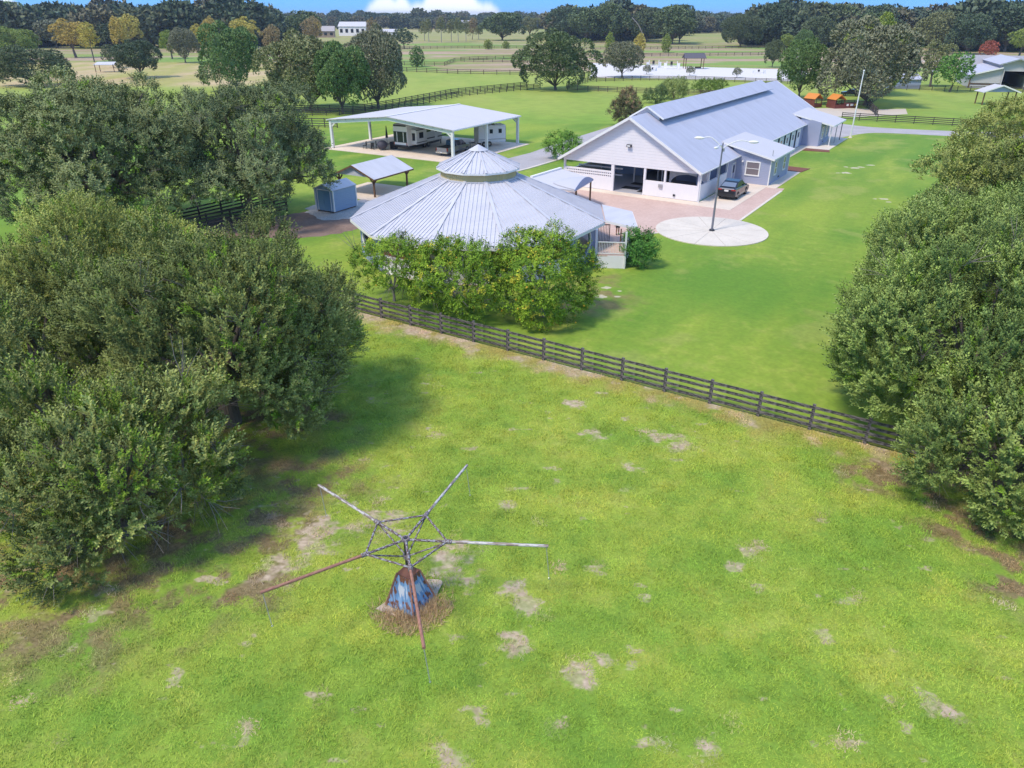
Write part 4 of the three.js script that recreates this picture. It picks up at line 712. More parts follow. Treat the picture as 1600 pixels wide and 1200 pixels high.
  const win = (parent, x, y, z, w, h, along) => {      // a window with frame, sill, meeting rail and glass; along 'x' or 'z'
    const q = part('window', parent), B = (a0, a1, y0, y1, d0, d1) => along === 'x' ? box2(x + a0, x + a1, y + y0, y + y1, z + d0, z + d1) : box2(x + d0, x + d1, y + y0, y + y1, z + a0, z + a1);
    mesh('frame', [B(-w / 2 - 0.13, w / 2 + 0.13, h, h + 0.13, 0, 0.07), B(-w / 2 - 0.16, w / 2 + 0.16, -0.13, 0, 0, 0.1), B(-w / 2 - 0.13, -w / 2, 0, h, 0, 0.07), B(w / 2, w / 2 + 0.13, 0, h, 0, 0.07)], M.fasciaWhite, q);
    mesh('meeting_rail', B(-w / 2, w / 2, h / 2 - 0.03, h / 2 + 0.03, 0, 0.05), M.fasciaWhite, q); mesh('pane', B(-w / 2, w / 2, 0, h / 2 - 0.03, 0, 0.025), BLIND, q); mesh('pane', B(-w / 2, w / 2, h / 2 + 0.03, h, 0, 0.02), BLIND, q);
  };
  const BLIND = phys([0.20, 0.17, 0.19], 0.25, { clearcoat: 0.8 });
  win(g, -1.25, 1.5, -5.2, 0.9, 0.9, 'z');
  const dr = part('door', g); mesh('frame', [box2(0, 0.06, 0.07, 2.3, -11.95, -11.82), box2(0, 0.06, 0.07, 2.3, -10.85, -10.72), box2(0, 0.06, 2.2, 2.33, -11.95, -10.72)], M.fasciaWhite, dr); mesh('leaf', box2(0, 0.03, 0.07, 2.2, -11.82, -10.85), M.sidingBlue, dr); mesh('pane', box2(0.03, 0.045, 1.2, 2.05, -11.6, -11.1), M.glass, dr);
  // first side wing
  const a1 = part('side_wing', g);
  mesh('front_wall', extr([[0, 0], [3.93, 0], [3.93, 2.95], [-0.6, 4.05], [0, 3.3]].filter((_, i) => i !== 4).map(q => q), 0.16, 0, -12.28), M.sidingBlue, a1);
  mesh('side_wall', box2(3.77, 3.935, 0, 2.95, -20.5, -12.37), M.sidingBlue, a1); mesh('rear_wall', extr([[0, 0], [3.93, 0], [3.93, 2.95], [-0.6, 4.05]], 0.16, 0, -20.42), M.sidingBlue, a1);
  mesh('corner_board', [box2(3.85, 3.96, 0, 2.95, -12.3, -12.18)], M.fasciaWhite, a1); mesh('corner_board', box2(3.85, 3.96, 0, 2.95, -20.54, -20.42), M.fasciaWhite, a1);
  mesh('wing_roof', slab([V3(4.28, 3.0, -11.85), V3(4.28, 3.0, -20.9), V3(-1.95, 4.45, -20.9), V3(-1.95, 4.45, -11.85)], 0.1), M.roofWhite, a1);
  mesh('fascia', [beam(V3(4.31, 2.9, -11.8), V3(4.31, 2.9, -20.95), 0.06, 0.18), beam(V3(4.28, 2.9, -11.82), V3(-1.6, 4.27, -11.82), 0.05, 0.18)], M.fasciaWhite, a1);
  win(a1, 1.95, 1.05, -12.2, 1.4, 1.35, 'x'); win(a1, 3.93, 1.0, -14.4, 0.85, 1.35, 'z'); win(a1, 3.93, 1.0, -18.2, 0.85, 1.35, 'z');
  mesh('vent', box2(3.93, 3.97, 0.3, 0.48, -16.6, -16.1), M.dark, a1);
  mesh('roof_vent', [rod(V3(3.7, 2.9, -13.2), V3(3.7, 3.75, -13.2), 0.04)], M.greyMetal, a1);
  // stall wall between the wings: doors between dark posts
  mesh('side_wall', box2(-0.2, 0, 0.05, he - 0.05, -44, -20.5), M.sidingBlue, g);
  for (let i = 0; i < 7; i++) { const z = -22.2 - i * 3.15, d = part('stall_door', g); mesh('leaf', box2(0.0, 0.06, 0.1, 2.6, z - 1.05, z + 1.05), M.wallWhite, d); mesh('grille', box2(0.06, 0.075, 1.5, 2.2, z - 0.4, z + 0.4), M.glass, d); mesh('post', box2(0, 0.12, 0.05, 2.9, z + 1.35, z + 1.55), M.dark, g); }
  mesh('side_wall', box2(-W, -W + 0.18, 0.05, he - 0.05, -L, -9.5), M.sidingBlue, g); mesh('side_wall', box2(-0.2, 0, 0.05, he - 0.05, -L, -51), M.sidingBlue, g);
  mesh('side_half_wall', box2(-W - 0.02, -W + 0.18, 0, 1.62, -9.5, -0.23), M.wallWhite, g);
  // second side wing with porch
  const a2 = part('porch_wing', g);
  mesh('front_wall', extr([[0, 0], [2.4, 0], [2.4, 3.35], [-0.6, 4.02]], 0.16, 0, -44.1), M.sidingBlue, a2); mesh('side_wall', box2(2.24, 2.405, 0, 3.3, -50.6, -44.19), M.sidingBlue, a2); mesh('rear_wall', extr([[0, 0], [2.4, 0], [2.4, 3.35], [-0.6, 4.02]], 0.16, 0, -50.5), M.sidingBlue, a2);
  mesh('wing_roof', slab([V3(4.1, 3.0, -44.5), V3(4.1, 3.0, -53.2), V3(-1.9, 4.4, -53.4), V3(-1.9, 4.4, -43.7)], 0.1), M.roofWhite, a2);
  mesh('fascia', [beam(V3(4.12, 2.9, -44.45), V3(4.12, 2.9, -53.25), 0.06, 0.18), beam(V3(4.1, 2.9, -44.46), V3(-1.6, 4.25, -43.72), 0.05, 0.18)], M.fasciaWhite, a2);
  win(a2, 2.4, 1.0, -45.9, 0.9, 1.5, 'z'); win(a2, 2.4, 1.0, -48.6, 0.9, 1.5, 'z');
  for (const [x, z, m] of [[3.7, -45.2, M.fasciaWhite], [3.75, -48.9, M.greyMetal], [3.8, -52.6, M.darkMetal]]) mesh('porch_post', beam(V3(x, 0, z), V3(x, 2.95, z), 0.1, 0.1), m, a2);
  mesh('vent', box2(2.4, 2.44, 0.3, 0.46, -47.4, -46.9), M.dark, a2);
  const lt = part('wall_lamp', g); mesh('bracket', bx(0.1, 0.1, 0.12, 0.75, 2.5, -12.12), M.fasciaWhite, lt); mesh('globe', new THREE.SphereGeometry(0.1, 10, 8).translate(0.75, 2.42, -12.02), M.fasciaWhite, lt);
  mesh('downpipe', [rod(V3(0.3, 0.05, 0.35), V3(0.3, 2.9, 0.35), 0.05)], M.fasciaWhite, g);
}
// concrete round the barn and mulch beds
function barnPts(list) { const c = Math.cos(TH), s = Math.sin(TH); return list.map(([u, w]) => [19.225 + u * c + w * s, -74.966 + u * s - w * c]); }
struct('barn_apron', flat(barnPts([[-16.6, -1.35], [4.0, -1.55], [4.0, 11.2], [5.1, 11.2], [5.1, 22.4], [3.2, 22.4], [3.2, 20.6], [0.2, 20.6], [0.2, 0.2], [-16.6, 0.2]]), 0.03, -0.1), M.concrete);
struct('porch_apron', flat(barnPts([[0.1, 41.6], [4.5, 41.6], [4.6, 55], [0.1, 55]]), 0.03, -0.1), M.paleConcrete);
struct('wall_walk', flat(barnPts([[0.1, 20.7], [1.3, 20.7], [1.3, 41.5], [0.1, 41.5]]), 0.025, -0.1), M.concrete);
{
  const mt = texture(256, 256, (u, v) => { const n = tn(u, v, 40, 3, 2); return mix3([0.12, 0.04, 0.03], [0.30, 0.13, 0.09], n); }, { rx: 0.5, ry: 0.5 }), mm = mat([1, 1, 1], 0.95, { map: mt, bumpMap: fineBump, bumpScale: 0.06 });
  const b1 = tag(mesh('mulch_bed', flat(barnPts([[1.4, 39.2], [5.0, 39.8], [4.6, 41.5], [1.4, 41.5]]), 0.05, -0.05), mm), 'red-brown mulch bed at the front of the far porch wing', 'mulch bed');
  const b2 = tag(mesh('mulch_bed', flat(barnPts([[1.4, 22.6], [5.2, 22.6], [5.6, 25.4], [1.4, 25.8]]), 0.05, -0.05), mm), 'red-brown mulch bed behind the first side wing', 'mulch bed');
}
// ---------------------------------------------------------------- low link canopy with an arched hood, between pen and barn
{
  const g = thing('link_canopy', 'low white flat canopy with a curved hood between round pen and barn', 'canopy', [4.8, 0, -74]);
  const W = (x, y, z) => V3(x - 4.8, y, z + 74);
  mesh('flat_roof', slab([W(5.9, 2.68, -68.3), W(8.2, 2.68, -73.5), W(5.3, 2.68, -78.9), W(1.9, 2.68, -74.0), W(0.6, 2.68, -71)], 0.16), M.roofWhite, g);
  mesh('parapet', beam(W(1.95, 2.75, -74.1), W(5.25, 2.75, -78.9), 0.3, 0.18), M.fasciaWhite, g);
  // hood: half a flattened barrel
  const P = [], idx = [], n = 14, A = W(5.9, 2.7, -68.3), B = W(8.15, 2.7, -73.3), inw = V3(-2.9, 0.0, -1.25);
  for (let i = 0; i <= n; i++) for (let j = 0; j <= 6; j++) { const t = i / n, s = j / 6, q = A.clone().lerp(B, t), hgt = 0.62 * Math.sin(Math.PI * t) * (1 - s * s); q.addScaledVector(inw, s * Math.sin(Math.PI * t)).add(V3(0, hgt + 0.02, 0)); P.push(q.x, q.y, q.z); }
  for (let i = 0; i < n; i++) for (let j = 0; j < 6; j++) { const a = i * 7 + j, b = a + 7; idx.push(a, b, a + 1, b, b + 1, a + 1); }
  const hg = new THREE.BufferGeometry(); hg.setAttribute('position', new THREE.Float32BufferAttribute(P, 3)); hg.setIndex(idx); hg.computeVertexNormals(); mesh('arched_hood', hg, M.roofMetal, g);
  mesh('hood_face', extr(Array.from({ length: 15 }, (_, i) => [i / 14 * A.distanceTo(B), 0.62 * Math.sin(Math.PI * i / 14) + 0.01]).concat([[A.distanceTo(B), -0.1], [0, -0.1]]), 0.06, 0).applyMatrix4(new THREE.Matrix4().makeBasis(B.clone().sub(A).normalize(), V3(0, 1, 0), B.clone().sub(A).normalize().cross(V3(0, 1, 0))).setPosition(A)), M.wallBlue, g);
  for (const [x, z] of [[6.1, -69], [7.9, -73.2], [5.4, -78.2], [2.3, -74]]) mesh('post', beam(W(x, 0, z), W(x, 2.55, z), 0.16, 0.16), M.wood, g);
}
// ---------------------------------------------------------------- white carport
{
  const g = thing('carport', 'large open white steel carport with low gabled roof over the camper', 'carport', [-7.83, 0, -98.64], -0.53);
  const W = 21.31, L = 17.15, he = 4.0, hr = 5.03, m = 8.37;
  for (const [s, x] of [[1, 0.35], [-1, -W - 0.35]]) for (let i = 0; i < 2; i++) {
    const w0 = i ? m + 0.01 : -0.35, w1 = i ? L + 0.35 : m - 0.01, p = [V3(x, he, -w0), V3(x, he, -w1), V3(-W / 2, hr, -w1), V3(-W / 2, hr, -w0)];
    mesh('roof_sheet', slab(s > 0 ? p : [p[1], p[0], p[3], p[2]], 0.1), M.roofWhite, g);
  }
  mesh('ridge_cap', beam(V3(-W / 2, hr + 0.03, 0.36), V3(-W / 2, hr + 0.03, -L - 0.36), 0.4, 0.05), M.fasciaWhite, g);
  for (const w of [0, m, L]) {
    for (const x of [0, -W]) mesh('column', box2(x - 0.17, x + 0.17, 0, he - 0.15, -w - 0.17, -w + 0.17), M.fasciaWhite, g);
    for (const x of [0, -W]) mesh('frame_beam', beam(V3(x, he - 0.36, -w), V3(-W / 2, hr - 0.36, -w), 0.16, 0.42), M.fasciaWhite, g);
    for (const [x, s] of [[0, -1], [-W, 1]]) mesh('knee_brace', beam(V3(x, he - 1.1, -w), V3(x + s * 0.9, he - 0.4, -w), 0.1, 0.16), M.fasciaWhite, g);
  }
  for (const x of [0.38, -W - 0.38]) mesh('eave_gutter', beam(V3(x, he - 0.1, 0.37), V3(x, he - 0.1, -L - 0.37), 0.1, 0.16), M.fasciaWhite, g);
  for (let i = 1; i < 7; i++) for (const s of [0, 1]) { const x = s ? -W + i * 1.5 : -i * 1.5, y = he + (hr - he) * (i * 1.5) / (W / 2) - 0.16; mesh('purlin', beam(V3(x, y, 0.2), V3(x, y, -L - 0.2), 0.08, 0.12), M.greyMetal, g); }
  const sl = thing('carport_slab', '', '', [-7.83, 0, -98.64], -0.53); sl.userData = { kind: 'structure' };
  for (let i = 0; i < 4; i++) for (let j = 0; j < 3; j++) { const x0 = -W - 0.9 + i * 6.1, x1 = x0 + 6.085, z0 = 1.4 - j * 6.3, z1 = z0 - 6.285; mesh('slab_bay', box2(x0, Math.min(x1, 1.9), -0.1, 0.05, z1, z0), M.concrete, sl); }
}
// ---------------------------------------------------------------- open timber pavilion and blue shed
{
  const g = thing('timber_pavilion', 'open timber pavilion with pale gabled metal roof behind the round pen', 'pavilion', [-14.43, 0, -76.4], -0.5);
  const W = 5.81, L = 7.02, he = 2.02, hr = 3.26;
  for (const [s, x] of [[1, 0], [-1, -W]]) { const p = [V3(x, he, 0), V3(x, he, -L), V3(-W / 2, hr, -L), V3(-W / 2, hr, 0)]; mesh('roof_sheet', slab(s > 0 ? p : [p[1], p[0], p[3], p[2]], 0.06), M.roofMetal, g); mesh('barge_board', beam(V3(x, he - 0.09, 0.03), V3(-W / 2, hr - 0.09, 0.03), 0.05, 0.16), M.wood, g); mesh('barge_board', beam(V3(x, he - 0.09, -L - 0.03), V3(-W / 2, hr - 0.09, -L - 0.03), 0.05, 0.16), M.wood, g); mesh('eave_board', beam(V3(x * 1.004 + s * 0.02, he - 0.08, 0), V3(x * 1.004 + s * 0.02, he - 0.08, -L), 0.04, 0.14), M.wood, g); }
  mesh('gable_infill', extr([[-W + 0.5, he + 0.12], [-0.5, he + 0.12], [-W / 2, hr - 0.12]], 0.05, 0, -0.25), mat([0.50, 0.52, 0.62], 0.7), g); mesh('gable_infill', extr([[-W + 0.5, he + 0.12], [-0.5, he + 0.12], [-W / 2, hr - 0.12]], 0.05, 0, -L + 0.25), mat([0.50, 0.52, 0.62], 0.7), g);
  for (const x of [-0.55, -W + 0.55]) {
    for (const z of [-0.6, -L + 0.6]) { mesh('post', box2(x - 0.08, x + 0.08, 0, he + 0.1, z - 0.08, z + 0.08), M.wood, g); for (const s of [1, -1]) { mesh('brace', beam(V3(x, he - 0.65, z), V3(x, he - 0.05, z + s * 0.55), 0.07, 0.08), M.wood, g); mesh('brace', beam(V3(x, he - 0.65, z), V3(x + s * 0.5, he - 0.05, z), 0.07, 0.08), M.wood, g); } }
    mesh('plate', box2(x - 0.07, x + 0.07, he + 0.0, he + 0.16, -L + 0.2, -0.2), M.wood, g);
  }
  struct('pavilion_slab', flat([[-20.4, -78.6], [-14.2, -75.4], [-10.6, -81.6], [-16.8, -85]], 0.03, -0.1), M.concrete);
}
{
  const g = thing('garden_shed', 'small blue-grey clapboard shed with white corner trim under the oak', 'shed', [-17.4, 0.12, -70.27], -0.53);
  const W = 2.34, L = 3.25, he = 2.12, hr = 2.58;
  mesh('side_wall', box2(-0.06, 0, 0, he, -L, 0), M.shedBlue, g); mesh('side_wall', box2(-W, -W + 0.06, 0, he, -L, 0), M.shedBlue, g);
  mesh('end_wall', extr([[-W, 0], [0, 0], [0, he], [-W / 2, hr], [-W, he]], 0.06, 0, -0.031), M.shedBlue, g); mesh('end_wall', extr([[-W, 0], [0, 0], [0, he], [-W / 2, hr], [-W, he]], 0.06, 0, -L + 0.031), M.shedBlue, g);
  for (const [s, x] of [[1, 0.12], [-1, -W - 0.12]]) { const p = [V3(x, he - 0.03, 0.12), V3(x, he - 0.03, -L - 0.12), V3(-W / 2, hr + 0.05, -L - 0.12), V3(-W / 2, hr + 0.05, 0.12)]; mesh('roof_sheet', slab(s > 0 ? p : [p[1], p[0], p[3], p[2]], 0.05), M.roofMetal, g); mesh('barge_board', beam(V3(x, he - 0.08, 0.13), V3(-W / 2, hr, 0.13), 0.03, 0.1), M.fasciaWhite, g); }
  for (const [x, z] of [[0, 0], [0, -L], [-W, 0], [-W, -L]]) mesh('corner_trim', bx(0.13, he - 0.04, 0.13, x, he / 2, z), M.fasciaWhite, g);
  const d = part('double_door', g); for (const s of [-1, 1]) mesh('leaf', box2(-W / 2 + (s < 0 ? -0.8 : 0.01), -W / 2 + (s < 0 ? -0.01 : 0.8), 0.06, 1.95, 0, 0.03), mat([0.14, 0.27, 0.42], 0.6), d); mesh('trim', [box2(-W / 2 + 0.8, -W / 2 + 0.88, 0.04, 2.0, 0, 0.045), box2(-W / 2 - 0.88, -W / 2 - 0.8, 0.04, 2.0, 0, 0.045), box2(-W / 2 - 0.88, -W / 2 + 0.88, 2.0, 2.07, 0, 0.045)], M.fasciaWhite, d);
  mesh('skid', [box2(-0.3, -0.15, -0.14, 0, -L, 0), box2(-W + 0.15, -W + 0.3, -0.14, 0, -L, 0)], M.wood, g);
}

// ================================================================ FENCES: posts and boards, each a piece of its own
const POST = {}, RAILG = {};
function fence(name, label, pts, { step = 2.4, h = 1.28, rails = 4, m = M.railFar, thick = 0.13, board = 0.14, jitter = 0, gap0 = 0.2 } = {}) {
  const g = thing(name, label, 'fence', [pts[0][0], 0, pts[0][1]]), r = rng(Math.abs(Math.round(pts[0][0] * 31 + pts[0][1] * 17)) + 1);
  const pk = thick + '_' + h, postG = POST[pk] || (POST[pk] = bx(thick, h + 0.06, thick, 0, (h + 0.06) / 2 - 0.02, 0));
  let first = true;
  for (let s = 0; s < pts.length - 1; s++) {
    const [x0, z0] = pts[s], [x1, z1] = pts[s + 1], L = Math.hypot(x1 - x0, z1 - z0), n = Math.max(1, Math.round(L / step)), b = L / n, a = Math.atan2(-(z1 - z0), x1 - x0), key = board + '_' + b.toFixed(2), rg = RAILG[key] || (RAILG[key] = bx(b - 0.012, board, 0.035));
    for (let i = 0; i <= n; i++) {
      const t = i / n, x = mix(x0, x1, t) - pts[0][0], z = mix(z0, z1, t) - pts[0][1];
      if (i > 0 || first) { const p = mesh('post', postG, m, g); p.position.set(x, 0, z); p.rotation.set((r() - 0.5) * jitter * 0.5, a, (r() - 0.5) * jitter * 0.5); first = false; }
      if (i < n) for (let k = 0; k < rails; k++) {
        const q = mesh('board', rg, m, g), cx = mix(x0, x1, (i + 0.5) / n) - pts[0][0], cz = mix(z0, z1, (i + 0.5) / n) - pts[0][1], off = thick / 2 + 0.02;
        q.position.set(cx + Math.sin(a) * off, mix(gap0 + board / 2, h - board / 2, rails > 1 ? k / (rails - 1) : 0.5) + (r() - 0.5) * jitter * 0.4, cz + Math.cos(a) * off); q.rotation.set(0, a, (r() - 0.5) * jitter * 0.25);
      }
    }
  }
  return g;
}
fence('board_fence', 'weathered black four-board fence crossing between the paddock and the lawn', [[-34.8, -59.5], [28.2, -20.1]], { m: M.rail, jitter: 0.05, thick: 0.14, board: 0.145 });
fence('board_fence', 'dark four-board fence behind the left oaks, running toward the dirt track', [[-46, -43.4], [-24.4, -76.4]], { m: M.railFar, jitter: 0.03 });
fence('board_fence', 'short dark fence parallel to the one behind the left oaks', [[-34.0, -58.0], [-23.2, -70.2], [-22.4, -71.4]], { m: M.railFar, jitter: 0.03 });
fence('board_fence', 'dark board fence behind the carport running up to the lone oak, nearer of two', [[-62, -143], [-36, -147.5], [-26.4, -151], [-21.5, -163], [-12, -184.8], [7.5, -205.6]], { step: 2.6 });
fence('board_fence', 'dark board fence behind the carport running up to the lone oak, farther of two', [[-62, -151], [-39, -153.5], [-30, -155.5], [-24.5, -167], [-15, -189], [4, -210.5]], { step: 2.6 });
fence('board_fence', 'brown board fence right of the lone oak across the middle lawn', [[14.5, -201.5], [22, -197], [38, -190], [56, -183]], { step: 2.6, m: M.railBrown });
fence('board_fence', 'brown board fence along the near side of the sand arena', [[14.5, -206], [22, -226], [38.5, -232.5], [57, -230], [78, -219.5], [92, -212]], { step: 2.8, m: M.railBrown });
fence('board_fence', 'dark four-board fence along the road at right', [[61.5, -141.6], [80, -131.4], [104, -118]], { step: 2.9 });
fence('board_fence', 'slanting dark fence right of the huge oak', [[70.5, -147.5], [77, -165.5], [100, -202], [140, -191]], { step: 2.9 });
fence('board_fence', 'dark fence behind the orange play huts', [[60, -171.5], [74.6, -160.6], [71.5, -149]], { step: 2.6 });
fence('board_fence', 'dark panels of a pen seen past the left carport column', [[-46, -133.5], [-30.2, -130.6]], { step: 2.4, h: 1.5 });
[['pale brown paddock fence, nearest of those in the dry paddocks', [[-54, -284], [-40, -272], [-18, -259], [8, -253], [23, -246]]], ['pale brown paddock fence in the dry paddocks, second from the near one', [[-58, -310], [-26, -302], [-24, -330], [12, -322], [28, -330]]], ['pale brown paddock fence in the dry paddocks right of the columnar tree', [[-22, -338], [0, -352], [28, -346]]], ['pale brown fence behind the golden egg-shaped tree', [[30, -362], [62, -372], [120, -384], [150, -420]]], ['dark fence line before the thin pines', [[-75, -452], [-28, -468], [20, -470]]], ['brown fence line below the wood behind the arena', [[30, -450], [92, -456], [150, -470]]]].forEach(([l, p]) => fence('paddock_fence', l, p, { step: 4.2, rails: 3, h: 1.4, m: M.railBrown, board: 0.16, thick: 0.18 }));

// ================================================================ HORSE WALKER in the foreground
{
  const g = thing('horse_walker', 'rusty five-armed horse walker on a flaking blue steel base', 'horse walker', [-3.357, 0, -17.843]);
  const rust = texture(512, 512, (u, v) => { const n = tn(u, v, 4, 6, 3), s = tn(u * 0.16, v, 26, 4, 8), t = n * 0.7 + s * 0.4; let c = mix3([0.10, 0.22, 0.42], [0.20, 0.34, 0.55], smooth(0.35, 0.7, s)); c = mix3(c, [0.50, 0.52, 0.58], smooth(0.60, 0.68, t) * 0.9); c = mix3(c, mix3([0.10, 0.035, 0.02], [0.24, 0.10, 0.06], tn(u, v, 50, 2, 5)), smooth(0.53, 0.48, t)); return c; }, { rx: 0.55, ry: 0.55 });
  const rustPipe = texture(256, 256, (u, v) => mix3([0.19, 0.075, 0.05], [0.44, 0.23, 0.17], tn(u, v, 12, 4, 3)), { rx: 1, ry: 3 });
  const flake = texture(256, 256, (u, v) => { const t = tn(u, v, 9, 4, 13); return t > 0.56 ? [0.34, 0.35, 0.40] : mix3([0.055, 0.035, 0.035], [0.17, 0.10, 0.085], tn(u, v, 30, 2, 2)); }, { rx: 2, ry: 2 });
  const galv = texture(256, 256, (u, v) => { const t = tn(u, v, 8, 4, 33); return mix3([0.26, 0.20, 0.18], [0.56, 0.54, 0.54], smooth(0.36, 0.6, t)); }, { rx: 1, ry: 2 });
  const mB = mat([1, 1, 1], 0.7, { map: rust, bumpMap: fineBump, bumpScale: 0.004 }), mR = mat([1, 1, 1], 0.75, { map: rustPipe }), mF = mat([1, 1, 1], 0.7, { map: flake }), mG = mat([1, 1, 1], 0.5, { map: galv, metalness: 0.2 }), mTop = mat([0.16, 0.065, 0.045], 0.8, { map: paintMap });
  const ang = Math.atan2(0.77, 0.18), cor = (k, d, y) => V3(Math.cos(ang + k * Math.PI / 2) * d, y, Math.sin(ang + k * Math.PI / 2) * d);
  for (let k = 0; k < 4; k++) { mesh('base_plate', slab([cor(k, 0.80, 0.06), cor(k, 0.36, 1.3), cor(k + 1, 0.36, 1.3), cor(k + 1, 0.80, 0.06)], 0.015), mB, g); mesh('corner_angle', beam(cor(k, 0.81, 0.06), cor(k, 0.37, 1.3), 0.05, 0.05), mR, g); }
  mesh('cap_plate', slab([cor(3, 0.38, 1.31), cor(2, 0.38, 1.31), cor(1, 0.38, 1.31), cor(0, 0.38, 1.31)], 0.03), mTop, g);
  mesh('gear_cone', new THREE.CylinderGeometry(0.1, 0.27, 0.2, 14).translate(0, 1.41, 0), mTop, g);
  mesh('shaft', new THREE.CylinderGeometry(0.065, 0.075, 1.3, 14).translate(0, 2.05, 0), M.darkMetal, g);
  mesh('collar', new THREE.CylinderGeometry(0.12, 0.12, 0.14, 14).translate(0, 1.95, 0), mF, g); mesh('hub', new THREE.CylinderGeometry(0.14, 0.14, 0.08, 14).translate(0, 2.64, 0), mF, g);
  const h = 2.614, R = 4.5, rn = 1.33, ph = -0.867, P = (k, r, y) => { const a = ph + k * 2 * Math.PI / 5; return V3(r * Math.sin(a), y, -r * Math.cos(a)); };
  for (let k = 0; k < 5; k++) {
    const a = part('arm', g), outer = [mG, mG, mG, mR, mR][k];
    mesh('inner_bar', rod(P(k, 0.1, h), P(k, rn + 0.1, h), 0.042, 0.042, 10), mF, a);
    mesh('pipe', rod(P(k, rn, h + 0.0), P(k, R, h + 0.02), 0.05, 0.05, 12), outer, a);
    mesh('clamp', rod(P(k, rn - 0.1, h), P(k, rn + 0.14, h), 0.075, 0.075, 10), mF, a);
    mesh('strut', rod(P(k, 0.1, 1.98), P(k, rn, h - 0.03), 0.028, 0.028, 8), mF, a);
    mesh('ring_bar', rod(P(k, rn, h + 0.005), P(k + 1, rn, h + 0.005), 0.034, 0.034, 8), mF, a);
    const e = P(k, R - 0.06, h), c = [], n = 26; for (let i = 0; i < n; i++) { const t = new THREE.TorusGeometry(0.017, 0.0055, 4, 8); t.scale(1, 1.5, 1); if (i & 1) t.rotateY(Math.PI / 2); t.translate(e.x + 0.004 * i, e.y - 0.06 - i * 0.043, e.z + 0.003 * i); c.push(t); }
    const ch = mesh('lead_chain', c, M.greyMetal, a); ch.userData.kind = 'stuff';
    mesh('snap_hook', new THREE.TorusGeometry(0.03, 0.009, 6, 12).translate(e.x + 0.11, e.y - 1.22, e.z + 0.08), M.chrome, a);
  }
  // concrete footing, broken at one side, and the dry weeds round it
  const ft = thing('concrete_footing', 'pale cracked concrete footing under the horse walker', 'footing', [-3.357, 0, -17.843]);
  mesh('block', flat(smoothPts([[-1.1, 0.34], [-0.2, 0.72], [0.6, 0.5], [0.85, -0.4], [0.95, -0.95], [0.4, -1.0], [-0.3, -0.5], [-1.1, 0.34]], 6).slice(0, -1), 0.04, -0.1), mat([0.62, 0.50, 0.40], 0.9, { map: paintMap, bumpMap: fineBump, bumpScale: 0.02 }), ft);
  const r = rng(88), pos = [], colr = [];
  for (let i = 0; i < 4200; i++) {
    const a = r() * 6.283, d = 0.56 + 0.85 * Math.pow(r(), 1.3), x = Math.cos(a) * d, z = Math.sin(a) * d; if (z < -0.15 && r() < 0.8) continue; if (x < -0.4 && z < 0.4 && r() < 0.8) continue;
    const L = 0.12 + 0.32 * r() * (1.5 - d * 0.6), l = r() * 1.4, b = r() * 6.283, w = 0.006 + 0.006 * r(), dx = Math.cos(b), dz = Math.sin(b);
    pos.push(x - dz * w, 0, z + dx * w, x + dz * w, 0, z - dx * w, x + dx * L * Math.sin(l), L * Math.cos(l), z + dz * L * Math.sin(l)); const k = mix3([0.32, 0.19, 0.10], [0.62, 0.46, 0.25], r()); for (let q = 0; q < 3; q++) colr.push(...k);
  }
  const wg = new THREE.BufferGeometry(); wg.setAttribute('position', new THREE.Float32BufferAttribute(pos, 3)); wg.setAttribute('color', new THREE.Float32BufferAttribute(colr, 3)); wg.computeVertexNormals();
  const wd = mesh('dry_weeds', wg, mat([1, 1, 1], 0.9, { vertexColors: true })); wd.position.set(-3.3, 0.02, -17.75); wd.userData = { kind: 'stuff', label: 'dry brown weeds round the base of the horse walker', category: 'weeds' };
}
// ================================================================ LIGHT POLE AND FLAGPOLE
{
  const g = thing('light_pole', 'tall grey light pole with curved arms standing on the round pad', 'light pole', [18.0, 0.06, -63.75]);
  mesh('foot', new THREE.CylinderGeometry(0.22, 0.26, 0.12, 16).translate(0, 0.06, 0), M.darkMetal, g);
  mesh('pole', new THREE.CylinderGeometry(0.06, 0.105, 7.5, 16).translate(0, 3.78, 0), M.poleGrey, g);
  [[-1.75, 0.5, -0.5, 1], [2.25, 0.3, 0.35, 1], [-0.75, -0.05, 1.0, 0.8]].forEach(([x, y, z, s]) => {
    const a = part('lamp_arm', g), e = V3(x, 7.4 + y, z), c = new THREE.CatmullRomCurve3([V3(0, 7.1, 0), V3(x * 0.25, 7.38 + y * 0.4, z * 0.25), V3(x * 0.62, 7.5 + y, z * 0.62), e]);
    mesh('tube', new THREE.TubeGeometry(c, 14, 0.042, 8), M.fasciaWhite, a);
    const hd = new THREE.SphereGeometry(0.34 * s, 16, 12); hd.scale(1.3, 0.36, 0.6); hd.rotateY(-Math.atan2(z, x)); hd.translate(e.x + x * 0.1, e.y, e.z + z * 0.1); mesh('lamp_head', hd, M.fasciaWhite, a);
  });
  mesh('junction_box', bx(0.14, 0.26, 0.14, 0.1, 7.0, 0.06), M.greyMetal, g);
  const f = thing('flagpole', 'slim white flagpole at the corner of the lawn by the road', 'flagpole', [53.8, 0, -119.3]);
  mesh('pole', new THREE.CylinderGeometry(0.07, 0.12, 9.7, 12).translate(0, 4.85, 0), M.fasciaWhite, f); mesh('finial', new THREE.SphereGeometry(0.13, 12, 8).translate(0, 9.78, 0), M.fasciaWhite, f); mesh('collar', new THREE.CylinderGeometry(0.24, 0.3, 0.14, 14).translate(0, 0.07, 0), M.concrete, f);
}
